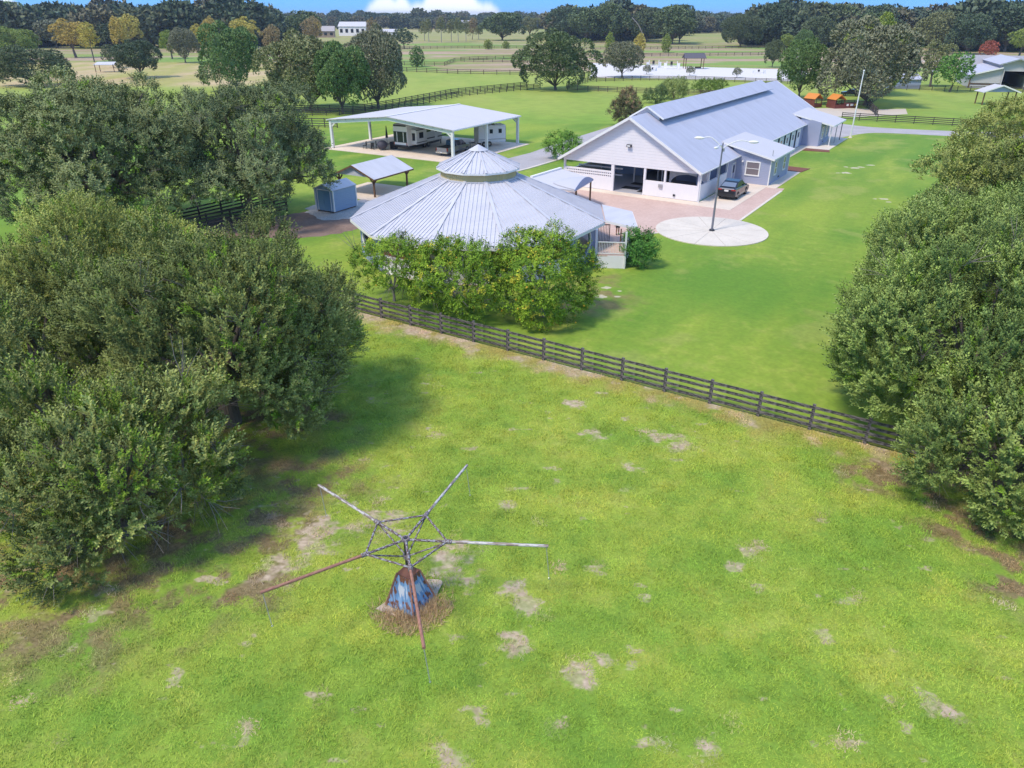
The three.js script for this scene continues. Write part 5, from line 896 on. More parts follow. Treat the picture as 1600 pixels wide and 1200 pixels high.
// ================================================================ VEHICLES (front toward local -z)
const PAINT = { black: phys([0.012, 0.014, 0.02], 0.3, { clearcoat: 1, clearcoatRoughness: 0.05 }), grey: phys([0.10, 0.105, 0.12], 0.35, { clearcoat: 1, clearcoatRoughness: 0.06, metalness: 0.4 }), white: phys([0.72, 0.73, 0.77], 0.4, { clearcoat: 0.6 }) };
const TAIL = mat([0.30, 0.015, 0.012], 0.25), PLATE = mat([0.7, 0.7, 0.7], 0.5);
function wheel(parent, x, z, r, w) {
  const q = part('wheel', parent), s = Math.sign(x), t = new THREE.TorusGeometry(r * 0.78, r * 0.24, 10, 24); t.scale(1, 1, w / (r * 0.48)); t.rotateY(Math.PI / 2); t.translate(x, r, z); mesh('tyre', t, M.rubber, q);
  const d = new THREE.CylinderGeometry(r * 0.64, r * 0.64, w * 0.7, 18).rotateZ(Math.PI / 2).translate(x, r, z), sp = [d]; mesh('rim', sp, M.darkMetal, q);
  const hub = [new THREE.CylinderGeometry(r * 0.16, r * 0.16, 0.03, 10).rotateZ(Math.PI / 2).translate(x + s * w * 0.38, r, z)]; for (let k = 0; k < 5; k++) { const a = k * 1.2566; hub.push(beam(V3(x + s * w * 0.37, r, z), V3(x + s * w * 0.37, r + Math.cos(a) * r * 0.6, z + Math.sin(a) * r * 0.6), 0.025, r * 0.14)); } mesh('hub', hub, M.chrome, q);
}
// side outline (z back positive, y) pushed across, narrowing above the belt line
function shell(pts, width, belt, top, inset, bevel = 0.07) {
  const g = extr(pts, width, bevel, 0, 3), p = g.attributes.position;
  for (let i = 0; i < p.count; i++) { const y = p.getY(i), k = y > belt ? 1 - inset * (y - belt) / (top - belt) : 1 - 0.05 * Math.max(0, (belt * 0.55 - y)) / belt; p.setZ(i, p.getZ(i) * k); }
  g.rotateY(-Math.PI / 2); g.computeVertexNormals(); return g;
}
{
  const [cx, cz] = barnPts([[2.15, 5.0]])[0], g = thing('parked_car', 'black coupe-style SUV parked on the concrete beside the barn', 'car', [cx, 0.03, cz], -TH); g.scale.set(1.04, 1.12, 1.02);
  // outline: x = backward, y = up
  mesh('body', shell([[-2.36, 0.42], [-2.3, 0.78], [-1.3, 1.0], [-0.5, 1.04], [1.2, 1.08], [2.1, 1.1], [2.34, 0.98], [2.38, 0.62], [2.28, 0.3], [1.9, 0.24], [-2.1, 0.24]], 1.92, 0.75, 1.1, 0.1, 0.09), PAINT.black, g);
  mesh('cabin', shell([[-1.25, 0.98], [-0.45, 1.48], [0.2, 1.58], [0.95, 1.52], [2.0, 1.08], [1.9, 0.98]], 1.74, 1.0, 1.58, 0.2, 0.05), M.glass, g);
  mesh('roof', shell([[-0.5, 1.47], [0.2, 1.575], [0.95, 1.51], [1.1, 1.47], [0.95, 1.545], [0.2, 1.625], [-0.5, 1.52]], 1.62, 1.2, 1.7, 0.2, 0.015), PAINT.black, g);
  mesh('rear_window', slab([V3(-0.62, 1.43, 1.2), V3(-0.72, 1.15, 1.92), V3(0.72, 1.15, 1.92), V3(0.62, 1.43, 1.2)].reverse(), 0.02), phys([0.16, 0.2, 0.28], 0.04, { specularIntensity: 1 }), g);
  mesh('tailgate_trim', bx(1.5, 0.1, 0.05, 0, 1.02, 2.33), M.greyMetal, g); mesh('licence_plate', bx(0.42, 0.16, 0.03, 0, 0.86, 2.38), PLATE, g); mesh('rear_bumper', bx(1.78, 0.3, 0.16, 0, 0.44, 2.33), M.dark, g);
  for (const s of [-1, 1]) { mesh('tail_light', bx(0.42, 0.12, 0.1, s * 0.7, 0.94, 2.31), TAIL, g); mesh('door_mirror', bx(0.2, 0.13, 0.1, s * 1.02, 1.08, -0.75), PAINT.black, g); for (const z of [-1.42, 1.42]) wheel(g, s * 0.86, z, 0.37, 0.25); }
  mesh('door_handle', [bx(0.02, 0.03, 0.2, 0.965, 0.88, -0.1), bx(0.02, 0.03, 0.2, 0.965, 0.88, 0.9)], M.chrome, g);
}
{
  const c = Math.cos(0.53), s5 = Math.sin(0.53), CP = (u, w) => [-7.83 + u * c + w * s5, -98.64 + u * s5 - w * c];
  // pickup
  { const [x, z] = CP(-3.3, 5.0), g = thing('pickup_truck', 'grey crew-cab pickup parked under the carport with its tailgate showing', 'truck', [x, 0.05, z], -0.53);
    mesh('body', shell([[-2.95, 0.5], [-2.92, 1.0], [-2.0, 1.14], [0.75, 1.16], [0.75, 1.12], [2.9, 1.12], [2.93, 0.55], [2.8, 0.42], [-2.8, 0.42]], 1.98, 0.9, 1.16, 0.04, 0.05), PAINT.grey, g);
    mesh('cab', shell([[-1.75, 1.12], [-1.0, 1.78], [0.2, 1.84], [0.68, 1.78], [0.78, 1.12]], 1.8, 1.15, 1.84, 0.14, 0.05), M.glass, g); mesh('cab_roof', shell([[-1.0, 1.77], [0.2, 1.83], [0.66, 1.78], [0.6, 1.85], [0.2, 1.89], [-0.95, 1.84]], 1.62, 1.2, 1.9, 0.16, 0.015), PAINT.grey, g);
    mesh('bed_cover', bx(1.7, 0.05, 2.05, 0, 1.14, 1.82), M.dark, g); mesh('tailgate', bx(1.6, 0.52, 0.06, 0, 0.85, 2.94), mat([0.42, 0.38, 0.36], 0.5), g); mesh('rear_bumper', bx(1.9, 0.2, 0.2, 0, 0.5, 2.98), M.chrome, g); mesh('licence_plate', bx(0.32, 0.16, 0.03, 0, 0.52, 3.1), PLATE, g);
    for (const q of [-1, 1]) { mesh('tail_light', bx(0.16, 0.42, 0.08, q * 0.9, 0.9, 2.92), TAIL, g); mesh('door_mirror', bx(0.24, 0.22, 0.1, q * 1.1, 1.25, -1.2), M.dark, g); for (const zz of [-1.85, 1.75]) wheel(g, q * 0.88, zz, 0.42, 0.28); } }
  // camper
  { const [x, z] = CP(-10.9, 8.0), g = thing('camper_trailer', 'large white fifth-wheel camper with slide-out and tall dark windows under the carport', 'camper', [x, 0.05, z], -0.53), W = 2.5, Lh = 5.3;
    const shellM = mat([0.70, 0.71, 0.74], 0.45, { map: paintMap });
    mesh('body', new RoundedBoxGeometry(W, 2.85, 2 * Lh - 2.2, 3, 0.1).translate(0, 2.1, 1.1), shellM, g); mesh('nose', new RoundedBoxGeometry(W, 2.0, 2.4, 3, 0.14).translate(0, 2.52, -4.2), shellM, g); mesh('roof', bx(W - 0.12, 0.08, 2 * Lh - 0.3, 0, 3.56, 0), M.roofWhite, g);
    mesh('roof_unit', bx(0.9, 0.24, 1.1, 0, 3.7, 1.4), M.fasciaWhite, g); mesh('skirt', [bx(W - 0.2, 0.32, 7.6, 0, 0.55, 1.2)], M.dark, g);
    const so = part('slide_out', g); mesh('box', new RoundedBoxGeometry(0.95, 2.0, 2.5, 2, 0.05).translate(W / 2 + 0.42, 1.85, 3.1), shellM, so); mesh('window', bx(0.04, 0.8, 0.95, W / 2 + 0.9, 2.05, 3.2), M.glass, so); mesh('trim', [bx(0.05, 0.1, 2.5, W / 2 + 0.89, 1.12, 3.1), bx(0.05, 0.1, 2.5, W / 2 + 0.89, 2.8, 3.1)], M.dark, so); mesh('end_window', bx(0.5, 1.0, 0.04, W / 2 + 0.42, 1.9, 4.36), M.glass, so);
    for (const xx of [-0.98, 0, 0.98]) { const q = part('rear_window', g); mesh('pane', bx(xx ? 0.5 : 1.0, 1.35, 0.04, xx * 0.92, 1.9, Lh + 0.0), M.glass, q); mesh('frame', [bx((xx ? 0.5 : 1.0) + 0.1, 0.06, 0.06, xx * 0.92, 1.2, Lh), bx((xx ? 0.5 : 1.0) + 0.1, 0.06, 0.06, xx * 0.92, 2.6, Lh)], M.dark, q); }
    mesh('stripe', bx(0.03, 0.14, 6, W / 2 + 0.01, 1.2, -1.2), M.dark, g); mesh('stripe', bx(0.03, 0.08, 7.5, W / 2 + 0.01, 2.6, -1.4), M.greyMetal, g); mesh('side_window', bx(0.03, 0.6, 1.0, W / 2 + 0.01, 2.4, 0.2), M.glass, g); mesh('side_window', bx(0.03, 0.4, 0.8, W / 2 + 0.01, 3.1, 2.3), M.glass, g);
    const d = part('entry_door', g); mesh('leaf', bx(0.04, 1.9, 0.7, W / 2 + 0.01, 1.75, -1.6), M.fasciaWhite, d); mesh('pane', bx(0.02, 0.6, 0.4, W / 2 + 0.04, 2.2, -1.6), M.glass, d);
    mesh('awning', rod(V3(W / 2 + 0.08, 3.35, -4.6), V3(W / 2 + 0.08, 3.35, 1.4), 0.08), M.dark, g); mesh('rear_cap', bx(W - 0.3, 0.18, 0.1, 0, 3.42, Lh), M.dark, g); mesh('rear_bumper', bx(W, 0.2, 0.14, 0, 0.72, Lh), M.dark, g); for (const q of [-1, 1]) { for (const zz of [0.2, 1.15]) wheel(g, q * 1.08, zz, 0.4, 0.26); mesh('tail_light', bx(0.12, 0.4, 0.05, q * 1.12, 0.98, Lh), TAIL, g); } mesh('landing_leg', [bx(0.12, 1.5, 0.12, 0.9, 0.75, -3.2), bx(0.12, 1.5, 0.12, -0.9, 0.75, -3.2)], M.darkMetal, g); }
  // horse trailer
  { const g = thing('horse_trailer', 'white two-axle horse trailer parked at the right end of the carport', 'trailer', [-3.3, 0.05, -111.6], 1.95), W = 2.1;
    mesh('body', new RoundedBoxGeometry(W, 2.35, 4.3, 3, 0.1).translate(0, 1.7, 0), mat([0.74, 0.74, 0.78], 0.4, { map: paintMap }), g); mesh('roof', bx(W - 0.1, 0.06, 4.2, 0, 2.9, 0), M.fasciaWhite, g); mesh('roof_vent', bx(0.4, 0.12, 0.4, 0, 2.96, 0.5), M.dark, g);
    for (const zz of [-0.9, -0.15, 1.25]) { for (const s of [-1, 1]) { const q = part('window', g); mesh('pane', bx(0.04, 0.55, 0.5, s * W / 2, 2.1, zz), M.glass, q); mesh('frame', [bx(0.05, 0.04, 0.58, s * W / 2, 2.4, zz), bx(0.05, 0.04, 0.58, s * W / 2, 1.8, zz)], M.greyMetal, q); } }
    mesh('side_stripe', bx(0.03, 0.12, 4.2, -W / 2 - 0.004, 1.0, 0), M.greyMetal, g); mesh('fender', [bx(0.34, 0.06, 1.7, W / 2 + 0.08, 0.82, -0.9), bx(0.34, 0.06, 1.7, -W / 2 - 0.08, 0.82, -0.9)], M.fasciaWhite, g); mesh('front_panel', bx(W - 0.1, 2.2, 0.04, 0, 1.7, 2.16), M.dark, g);
    for (const s of [-1, 1]) for (const zz of [-0.5, -1.3]) wheel(g, s * (W / 2 + 0.06), zz, 0.36, 0.24); mesh('drawbar', [beam(V3(-0.6, 0.5, -2.1), V3(0, 0.5, -3.3), 0.08, 0.1), beam(V3(0.6, 0.5, -2.1), V3(0, 0.5, -3.3), 0.08, 0.1)], M.darkMetal, g); mesh('jack', rod(V3(0, 0, -3.1), V3(0, 0.8, -3.1), 0.04), M.greyMetal, g); }
  // garden table with chairs and covered grill
  { const [x, z] = CP(-15.9, 2.2), g = thing('garden_table', 'pale round garden table on the carport slab', 'table', [x, 0.05, z]); mesh('top', new THREE.CylinderGeometry(0.62, 0.62, 0.05, 24).translate(0, 0.74, 0), mat([0.55, 0.48, 0.42], 0.6), g); mesh('stem', new THREE.CylinderGeometry(0.05, 0.06, 0.7, 10).translate(0, 0.36, 0), M.darkMetal, g); mesh('foot', new THREE.CylinderGeometry(0.3, 0.34, 0.04, 18).translate(0, 0.02, 0), M.darkMetal, g);
    const ch = thing('garden_chair', 'dark metal garden chair left of the round table under the carport', 'chair', [x - 0.95, 0.05, z + 0.1], 1.5, 'garden chairs'); mesh('seat', bx(0.46, 0.05, 0.46, 0, 0.45, 0), M.dark, ch); mesh('backrest', bx(0.46, 0.5, 0.05, 0, 0.75, 0.22), M.dark, ch); for (const [a, b] of [[-1, -1], [1, -1], [-1, 1], [1, 1]]) mesh('leg', bx(0.04, 0.45, 0.04, a * 0.2, 0.22, b * 0.2), M.dark, ch);
    dup(ch, [x + 0.8, 0.05, z - 0.5], -1.2, 'dark metal garden chair behind the round table, nearer the grill'); dup(ch, [x + 0.3, 0.05, z + 0.95], 0.2, 'dark metal garden chair on the near side of the round table');
    const [gx, gz] = CP(-13.7, 2.0), gr = thing('covered_grill', 'dark round covered grill beside the garden table', 'grill', [gx, 0.05, gz], 0.4); const k = new THREE.SphereGeometry(0.75, 20, 14); k.scale(1, 0.82, 0.9); mesh('cover', k.translate(0, 0.72, 0), mat([0.055, 0.055, 0.085], 0.7), gr); mesh('side_shelf', bx(0.7, 0.06, 0.5, 0.95, 0.78, 0), M.dark, gr); for (const [a, b] of [[-0.4, -0.3], [0.4, -0.3], [-0.4, 0.3], [0.4, 0.3]]) mesh('leg', bx(0.05, 0.5, 0.05, a, 0.25, b), M.dark, gr);
    const [bx1, bz1] = CP(-12.9, 3.6), bn = thing('storage_bin', 'dark storage bin between the covered grill and the camper', 'bin', [bx1, 0.05, bz1], -0.5); mesh('body', new RoundedBoxGeometry(0.9, 0.9, 0.7, 2, 0.05).translate(0, 0.45, 0), M.dark, bn); mesh('lid', new RoundedBoxGeometry(0.96, 0.08, 0.76, 2, 0.03).translate(0, 0.94, 0), M.darkMetal, bn);
    const [px, pz] = CP(-16.6, 6.6), um = thing('closed_umbrella', 'closed dark garden umbrella by the middle carport column', 'umbrella', [px, 0.05, pz]); mesh('pole', rod(V3(0, 0, 0), V3(0, 2.6, 0), 0.03), M.darkMetal, um); mesh('canopy', new THREE.CylinderGeometry(0.05, 0.2, 1.7, 12).translate(0, 1.75, 0), mat([0.05, 0.04, 0.05], 0.9), um); mesh('base', new THREE.CylinderGeometry(0.3, 0.34, 0.1, 16).translate(0, 0.05, 0), M.concrete, um); }
}
// ================================================================ PERSON on the paver court, seen under the porch roof
{
  function body(bones, cell, pad) {
    const lo = V3(1e9, 1e9, 1e9), hi = V3(-1e9, -1e9, -1e9); for (const b of bones) for (const q of [b[0], b[1]]) { lo.min(V3(...q)); hi.max(V3(...q)); }
    const ctr = lo.clone().add(hi).multiplyScalar(0.5), half = Math.max(hi.x - lo.x, hi.y - lo.y, hi.z - lo.z) / 2 + pad, n = Math.min(150, Math.ceil(2 * half / cell) + 4), mc = new MarchingCubes(n, mat([1, 1, 1]), false, false, 120000); mc.isolation = 0;
    const A = bones.map(b => [V3(...b[0]), V3(...b[1]), b[2], b[3], b[4] || 0.03]), p = V3(), ab = V3();
    for (let k = 0; k < n; k++) for (let j = 0; j < n; j++) for (let i = 0; i < n; i++) {
      p.set((i - n / 2) / (n / 2) * half + ctr.x, (j - n / 2) / (n / 2) * half + ctr.y, (k - n / 2) / (n / 2) * half + ctr.z); let d = 1e3;
      for (const [a, b, r0, r1, s] of A) { ab.subVectors(b, a); const t = clamp(p.clone().sub(a).dot(ab) / Math.max(1e-9, ab.lengthSq())), e = p.distanceTo(a.clone().addScaledVector(ab, t)) - mix(r0, r1, t), h = clamp(0.5 + 0.5 * (d - e) / s); d = mix(d, e, h) - s * h * (1 - h); }
      mc.field[i + j * n + k * n * n] = -d;
    }
    mc.update(); const c = mc.count, g = new THREE.BufferGeometry(); g.setAttribute('position', new THREE.BufferAttribute(mc.positionArray.slice(0, c * 3), 3)); g.setAttribute('normal', new THREE.BufferAttribute(mc.normalArray.slice(0, c * 3), 3)); g.scale(half, half, half); g.translate(ctr.x, ctr.y, ctr.z); return g;
  }
  const g = thing('person', 'person with bare legs, dark shorts and black shoes, half hidden by the porch roof', 'person', [9.35, 0.006, -62.6], 0.3);
  const hand = s => { const o = [s * 0.30, 0.80, 0.03], f = [[[o[0], 0.86, 0.03], o, 0.026, 0.03, 0.02]]; for (let i = 0; i < 4; i++) { const z = 0.03 + (i - 1.5) * 0.019, l = [0.07, 0.082, 0.076, 0.058][i]; f.push([[o[0], 0.79, z], [o[0] - s * 0.006, 0.79 - l * 0.55, z + 0.006], 0.009, 0.0085, 0.006], [[o[0] - s * 0.006, 0.79 - l * 0.55, z + 0.006], [o[0] - s * 0.022, 0.79 - l, z + 0.014], 0.0085, 0.007, 0.005]); } f.push([[o[0] - s * 0.01, 0.83, 0.055], [o[0] - s * 0.02, 0.785, 0.085], 0.012, 0.009, 0.008]); return f; };
  const leg = s => [[[s * 0.095, 0.88, 0], [s * 0.10, 0.48, 0.01], 0.088, 0.055], [[s * 0.10, 0.48, 0.01], [s * 0.105, 0.33, -0.02], 0.053, 0.056], [[s * 0.105, 0.33, -0.02], [s * 0.105, 0.08, -0.01], 0.056, 0.036]];
  const arm = s => [[[s * 0.18, 1.40, 0], [s * 0.26, 1.12, -0.02], 0.05, 0.04], [[s * 0.26, 1.12, -0.02], [s * 0.30, 0.86, 0.03], 0.042, 0.026]];
  const parts = [body([...leg(1), ...leg(-1), [[0, 0.95, 0], [0, 1.05, 0], 0.14, 0.12], [[0, 1.05, 0], [0, 1.35, 0], 0.12, 0.13], [[-0.15, 1.40, 0], [0.15, 1.40, 0], 0.06, 0.06, 0.08], [[0, 1.38, 0], [0, 1.52, 0.01], 0.055, 0.05], ...arm(1), ...arm(-1)], 0.014, 0.2), body([[[0, 1.60, 0.0], [0, 1.67, -0.012], 0.078, 0.09, 0.03], [[0, 1.545, 0.04], [0, 1.57, 0.035], 0.045, 0.05, 0.03], [[0, 1.60, 0.085], [0, 1.585, 0.1], 0.011, 0.015, 0.012], [[-0.084, 1.61, 0], [-0.088, 1.59, 0], 0.016, 0.012, 0.01], [[0.084, 1.61, 0], [0.088, 1.59, 0], 0.016, 0.012, 0.01], [[0, 1.5, 0], [0, 1.56, 0], 0.05, 0.05, 0.03]], 0.006, 0.12), body(hand(1), 0.005, 0.06), body(hand(-1), 0.005, 0.06)];
  mesh('body', parts, mat([0.34, 0.17, 0.10], 0.6), g);
  mesh('shorts', body([[[-0.07, 0.97, 0], [0.07, 0.97, 0], 0.125, 0.125, 0.08], [[0.095, 0.88, 0], [0.105, 0.66, 0.005], 0.108, 0.088], [[-0.095, 0.88, 0], [-0.105, 0.66, 0.005], 0.108, 0.088]], 0.012, 0.2), mat([0.03, 0.032, 0.045], 0.9), g);
  mesh('shirt', body([[[0, 1.0, 0], [0, 1.08, 0], 0.152, 0.142], [[0, 1.08, 0], [0, 1.36, 0], 0.142, 0.148], [[-0.16, 1.4, 0], [0.16, 1.4, 0], 0.072, 0.072, 0.08], [[0.18, 1.4, 0], [0.24, 1.2, -0.01], 0.066, 0.058], [[-0.18, 1.4, 0], [-0.24, 1.2, -0.01], 0.066, 0.058]], 0.014, 0.2), mat([0.32, 0.34, 0.38], 0.9), g);
  mesh('hair', body([[[0, 1.685, -0.02], [0, 1.70, -0.01], 0.092, 0.088, 0.02], [[0, 1.64, -0.045], [0, 1.60, -0.05], 0.075, 0.06, 0.02]], 0.008, 0.12), mat([0.05, 0.03, 0.02], 0.8), g);
  for (const s of [-1, 1]) { mesh('shoe', body([[[s * 0.105, 0.05, -0.04], [s * 0.112, 0.04, 0.14], 0.048, 0.04, 0.02], [[s * 0.105, 0.09, -0.02], [s * 0.105, 0.06, 0.02], 0.048, 0.048, 0.02]], 0.009, 0.1), M.dark, g); mesh('eye', new THREE.SphereGeometry(0.011, 8, 6).translate(s * 0.032, 1.618, 0.077), M.dark, g); } mesh('mouth', bx(0.04, 0.008, 0.008, 0, 1.553, 0.088), mat([0.25, 0.08, 0.06], 0.6), g);
}
// ================================================================ FARTHER BUILDINGS AND THINGS
{
  const g = thing('far_barn', 'pale grey barn with raised centre roof and dark doorway at the right edge', 'building', [131.5, 0, -203.5], -0.38), W = 20, L = 26, he = 3.2, hw = 4.9;
  const mw = mat([0.48, 0.47, 0.52], 0.7, { map: paintMap });
  for (const s of [-1, 1]) {
    const p = [V3(s * (W / 2 + 0.6), he, 0.8), V3(s * (W / 2 + 0.6), he, -L), V3(s * 3.2, hw + 0.3, -L), V3(s * 3.2, hw + 0.3, 0.8)]; mesh('side_roof', slab(s > 0 ? p : [p[1], p[0], p[3], p[2]], 0.12), M.roofSeam, g); mesh('fascia', beam(V3(s * (W / 2 + 0.6), he - 0.05, 0.84), V3(s * 3.2, hw + 0.25, 0.84), 0.08, 0.32), M.fasciaWhite, g);
    const q = [V3(s * 4.2, hw + 1.0, 1.0), V3(s * 4.2, hw + 1.0, -L), V3(0, 7.3, -L), V3(0, 7.3, 1.0)]; mesh('centre_roof', slab(s > 0 ? q : [q[1], q[0], q[3], q[2]], 0.12), M.roofSeam, g); mesh('fascia', beam(V3(s * 4.2, hw + 0.95, 1.05), V3(0, 7.25, 1.05), 0.08, 0.3), M.greyMetal, g);
    mesh('front_wall', extr([[s * 2.9, 1.3], [s * (W / 2), 1.3], [s * (W / 2), he - 0.1], [s * 2.9, hw]].sort((a, b) => 0), 0.15, 0, -0.1), mw, g); mesh('base_rail', [beam(V3(s * 2.9, 1.05, 0), V3(s * W / 2, 1.05, 0), 0.1, 0.16)], M.wood, g); mesh('half_wall', beam(V3(s * 2.9, 0.4, -0.1), V3(s * W / 2, 0.4, -0.1), 0.14, 0.8), mw, g);
    mesh('door_post', beam(V3(s * 2.75, 0, 0.1), V3(s * 2.75, hw, 0.1), 0.26, 0.26), mw, g); mesh('corner_post', beam(V3(s * W / 2, 0, 0.1), V3(s * W / 2, he, 0.1), 0.26, 0.26), M.wood, g); mesh('side_wall', box2(s * W / 2 - 0.08, s * W / 2 + 0.08, 0, he - 0.1, -L, -0.3), mw, g); mesh('clerestory', box2(s * 3.3 - 0.06, s * 3.3 + 0.06, hw + 0.2, hw + 1.3, -L, 0.2), mw, g);
  }
  mesh('gable_wall', extr([[-3.4, hw - 0.6], [3.4, hw - 0.6], [3.4, hw + 1.2], [0, 7.1], [-3.4, hw + 1.2]], 0.15, 0, -0.05), mw, g); mesh('back_wall', box2(-W / 2, W / 2, 0, 7, -L, -L + 0.2), mw, g); mesh('stall_row', box2(-9.8, -2.9, 0, 3, -L + 0.3, -0.4), mw, g); mesh('stall_row', box2(2.9, 9.8, 0, 3, -L + 0.3, -0.4), mw, g);
  const s = thing('run_in_shelter', 'small open shelter with white gabled roof edge in the right paddock', 'shelter', [105.3, 0, -167], -0.1); for (const k of [-1, 1]) { const p = [V3(k * 3.9, 2.6, 1.6), V3(k * 3.9, 2.6, -2.4), V3(0, 4.0, -2.4), V3(0, 4.0, 1.6)]; mesh('roof_sheet', slab(k > 0 ? p : [p[1], p[0], p[3], p[2]], 0.1), M.roofWhite, s); mesh('barge_board', beam(V3(k * 3.9, 2.55, 1.65), V3(0, 3.95, 1.65), 0.08, 0.26), M.fasciaWhite, s); for (const z of [1.2, -2]) mesh('post', beam(V3(k * 3.2, 0, z), V3(k * 3.2, 2.8, z), 0.2, 0.2), M.wood, s); } mesh('gable_infill', extr([[-3.3, 2.66], [3.3, 2.66], [0, 3.85]], 0.06, 0, 1.2), M.wallBlue, s);
  const a = thing('arena_pavilion', 'little open pavilion with dark roof on the far side of the sand arena', 'pavilion', [66, 0, -285]); mesh('roof_sheet', slab([V3(-4, 3.6, 2.4), V3(4, 3.6, 2.4), V3(3.6, 5.2, 0), V3(-3.6, 5.2, 0)], 0.12), mat([0.10, 0.095, 0.12], 0.7), a); mesh('roof_sheet', slab([V3(4, 3.6, -2.4), V3(-4, 3.6, -2.4), V3(-3.6, 5.2, 0), V3(3.6, 5.2, 0)], 0.12), mat([0.10, 0.095, 0.12], 0.7), a); for (const x of [-3.2, 3.2]) for (const z of [-1.9, 1.9]) mesh('post', beam(V3(x, 0, z), V3(x, 3.7, z), 0.24, 0.24), M.wood, a); mesh('bench', bx(2.2, 0.5, 0.6, 2, 0.4, -1), M.wood, a);
  // show jumps
  const j = thing('show_jump', 'white show jump with two wings, left of the pair before the arena pavilion', 'jump', [52.5, 0, -290], 0.2, 'show jumps'); for (const x of [-1.9, 1.9]) { const w = part('wing', j); mesh('post', bx(0.2, 2.6, 0.2, x, 1.3, 0), M.fasciaWhite, w); mesh('panel', bx(0.9, 1.9, 0.1, x + Math.sign(x) * 0.55, 1.0, 0), M.fasciaWhite, w); } for (const y of [0.4, 0.8, 1.2]) mesh('pole', rod(V3(-1.9, y, 0.15), V3(1.9, y, 0.15), 0.08), M.fasciaWhite, j); mesh('filler', bx(0.8, 1.6, 0.16, -0.2, 1.7, 0.0), M.dark, j);
  dup(j, [58, 0, -284], -0.4, 'white show jump with two wings, right of the pair before the arena pavilion'); dup(j, [49, 0, -272], 0.9, 'low white show jump nearest the rail of the arena', [1, 0.5, 1]); dup(j, [83, 0, -262], 0.1, 'low white show jump at the right end of the arena', [0.8, 0.45, 0.8]);
  const sc = thing('rider_figure', 'small dark mounted rider figure at the right end of the arena', 'rider', [101, 0, -288]); mesh('horse', new THREE.SphereGeometry(0.6, 12, 8).scale(0.6, 0.6, 1.5).translate(0, 1.2, 0), M.dark, sc); for (const [x, z] of [[-0.2, -0.6], [0.2, -0.6], [-0.2, 0.6], [0.2, 0.6]]) mesh('leg', rod(V3(x, 0, z), V3(x, 1.1, z), 0.06, 0.1), M.dark, sc); mesh('neck', rod(V3(0, 1.4, -0.7), V3(0, 2.1, -1.15), 0.2, 0.13), M.dark, sc); mesh('head', rod(V3(0, 2.15, -1.1), V3(0, 1.9, -1.6), 0.14, 0.08), M.dark, sc); mesh('rider', new THREE.CapsuleGeometry(0.22, 0.6, 4, 10).translate(0, 2.0, 0), M.dark, sc); mesh('rider_head', new THREE.SphereGeometry(0.15, 10, 8).translate(0, 2.75, 0), M.dark, sc);
  // play huts
  const or = mat([0.62, 0.22, 0.035], 0.6), br = mat([0.16, 0.04, 0.03], 0.7);
  const ph = (x, z, t, l, train) => { const h = thing('play_hut', l, 'play hut', [x, 0, z], t, 'orange play huts'); for (const k of [-1, 1]) { const p = [V3(k * 1.3, 1.7, 1.5), V3(k * 1.3, 1.7, -1.5), V3(0, 2.7, -1.5), V3(0, 2.7, 1.5)]; mesh('roof_sheet', slab(k > 0 ? p : [p[1], p[0], p[3], p[2]], 0.1), or, h); for (const q of [-1, 1]) mesh('post', beam(V3(k * 1.1, 0, q * 1.3), V3(k * 1.1, 1.8, q * 1.3), 0.12, 0.12), br, h); } mesh('deck', bx(2.4, 0.7, 2.9, 0, 0.35, 0), br, h); mesh('back_wall', bx(0.08, 1.0, 2.6, -1.1, 1.2, 0), br, h); if (train) { mesh('side_box', bx(3.2, 0.9, 1.2, 2.8, 0.45, 0.6), br, h); mesh('panel', bx(0.5, 0.4, 0.05, 2.0, 0.62, 1.23), M.fasciaWhite, h); mesh('panel', bx(0.7, 0.4, 0.05, 3.0, 0.62, 1.23), PLATE, h); mesh('panel', bx(0.4, 0.4, 0.05, 3.9, 0.62, 1.23), mat([0.7, 0.5, 0.06], 0.6), h); } };
  ph(63.8, -162.5, 0.5, 'orange-roofed play hut next to the barn roof', false); ph(68.0, -160.8, 0.25, 'orange-roofed play hut with a long brown box and coloured panels', true);
  // parked vehicles far off
  const fc = (x, z, t, l, m, sx = 1) => { const v = thing('far_car', l, 'car', [x, 0, z], t, 'cars parked far off'); mesh('body', shell([[-2.2, 0.4], [-2.1, 0.85], [-1.2, 1.0], [2.1, 1.0], [2.2, 0.5]], 1.8, 0.8, 1.0, 0.05), m, v); mesh('cabin', shell([[-1.0, 0.98], [-0.4, 1.55], [1.2, 1.55], [1.9, 0.98]], 1.6, 1.0, 1.55, 0.18, 0.04), M.glass, v); for (const q of [-1, 1]) for (const zz of [-1.35, 1.35]) wheel(v, q * 0.8, zz, 0.34, 0.22); };
  fc(81.5, -185.5, 1.2, 'dark car parked in the shade of the huge oak', PAINT.black); fc(117, -226, 1.5, 'white car half hidden right of the huge oak', PAINT.white); fc(124, -246, 1.4, 'pale car in the row behind the loose olive tree', PAINT.white); fc(143, -262, 1.3, 'farthest pale car right of the loose olive tree', PAINT.white); fc(127, -352, 1.4, 'white car beside the far white camper', PAINT.white);
  const rv = thing('far_camper', 'white camper far off right of the dark arena tree', 'camper', [143.5, 0, -393], 1.2); mesh('body', new RoundedBoxGeometry(3, 3.6, 10, 2, 0.2).translate(0, 2.4, 0), PAINT.white, rv); mesh('window', bx(0.05, 0.8, 3, -1.5, 3.0, 0), M.glass, rv); mesh('stripe', bx(0.05, 0.3, 9, -1.5, 1.7, 0), M.greyMetal, rv); for (const s5 of [-1, 1]) for (const zz of [-2.5, 2.5]) wheel(rv, s5 * 1.3, zz, 0.5, 0.3);
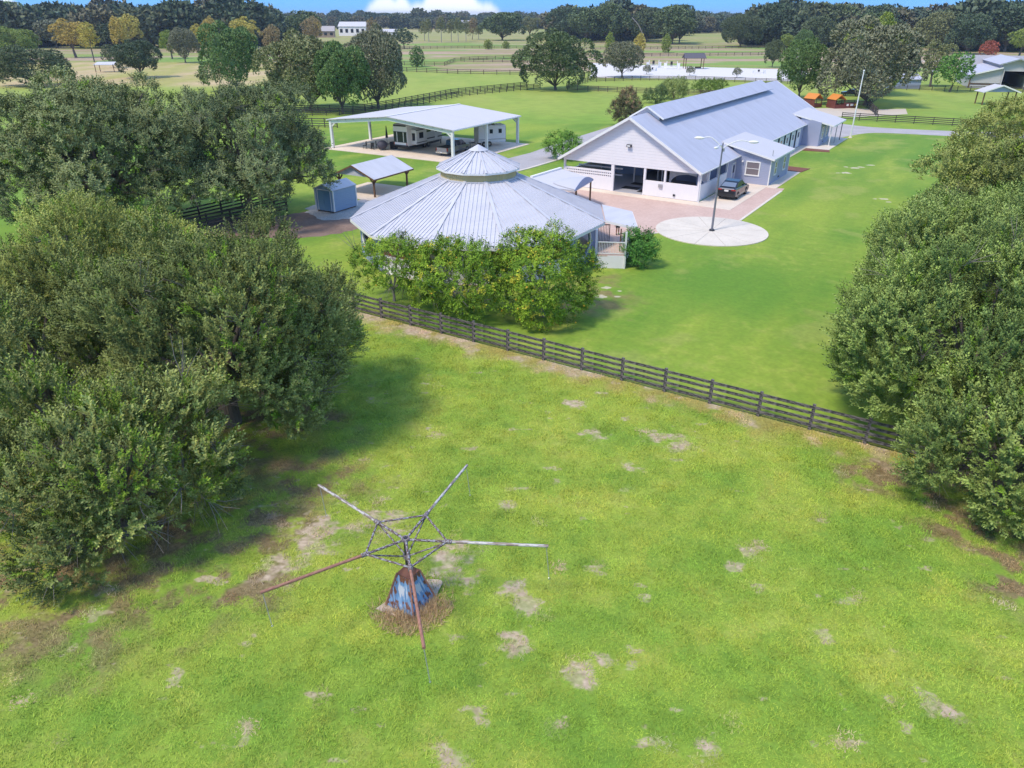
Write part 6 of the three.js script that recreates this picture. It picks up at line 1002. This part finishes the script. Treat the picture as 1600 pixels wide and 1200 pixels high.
  // far houses
  const house = (x, z, w, d, h, rh, t, l, wm, rm, nw) => { const b = thing('far_house', l, 'house', [x, 0, z], t, 'houses far off'); mesh('wall', bx(w, h, d, 0, h / 2, 0), wm, b); for (const k of [-1, 1]) { const p = [V3(w / 2 + 0.6, h, k * (d / 2 + 0.6)), V3(w / 2 + 0.6, h + rh, 0), V3(-w / 2 - 0.6, h + rh, 0), V3(-w / 2 - 0.6, h, k * (d / 2 + 0.6))]; mesh('roof', slab(k > 0 ? p : p.reverse(), 0.25), rm, b); } for (let i = 0; i < nw; i++) mesh('window', bx(w / nw * 0.5, h * 0.4, 0.1, -w / 2 + (i + 0.5) * w / nw, h * 0.55, d / 2 + 0.05), M.glass, b); };
  const tanw = mat([0.34, 0.26, 0.20], 0.8), roofB = mat([0.40, 0.37, 0.38], 0.7);
  house(-172, -705, 30, 12, 5, 4, 0.15, 'long tan house with pale roof left of centre on the horizon', tanw, roofB, 6); house(-150, -760, 26, 14, 8, 4, -0.1, 'white-roofed house just behind the long tan one', M.wallWhite, M.roofWhite, 5); house(-103, -668, 13, 8, 5, 2.2, 0.1, 'small white building beside the low dark tree', M.wallWhite, M.roofWhite, 3); house(-118, -1180, 30, 14, 7, 5, 0.2, 'pale gabled house before the far wood above the carport', tanw, M.roofWhite, 4); house(-66, -1150, 14, 10, 7, 4, 0.5, 'tiny white gable right of the pale house on the horizon', M.wallWhite, M.roofWhite, 2);
  const lr = thing('field_shelter', 'small white-roofed shelter in the dry left field', 'shelter', [-139, 0, -268], 0.1); mesh('roof', slab([V3(-3.4, 2.4, 2), V3(3.4, 2.4, 2), V3(3.4, 3.1, -2.4), V3(-3.4, 3.1, -2.4)], 0.14), M.roofWhite, lr); for (const x of [-3, 3]) for (const z of [-2, 1.7]) mesh('post', beam(V3(x, 0, z), V3(x, 2.6, z), 0.18, 0.18), M.wood, lr);
  const rb = thing('roof_shed', 'low pale metal roof right of the huge oak', 'shed', [104, 0, -208], -0.2); mesh('roof', slab([V3(-5, 2.3, 2.5), V3(5, 2.3, 2.5), V3(5, 3.3, -3), V3(-5, 3.3, -3)], 0.14), M.roofSeam, rb); mesh('wall', bx(9.4, 2.3, 4.6, 0, 1.15, -0.2), M.wallBlue, rb);
}
// thin air haze
scene.fog = new THREE.FogExp2(new THREE.Color().setRGB(0.60, 0.74, 1.0), 0.00013);
renderer.render(scene, camera);
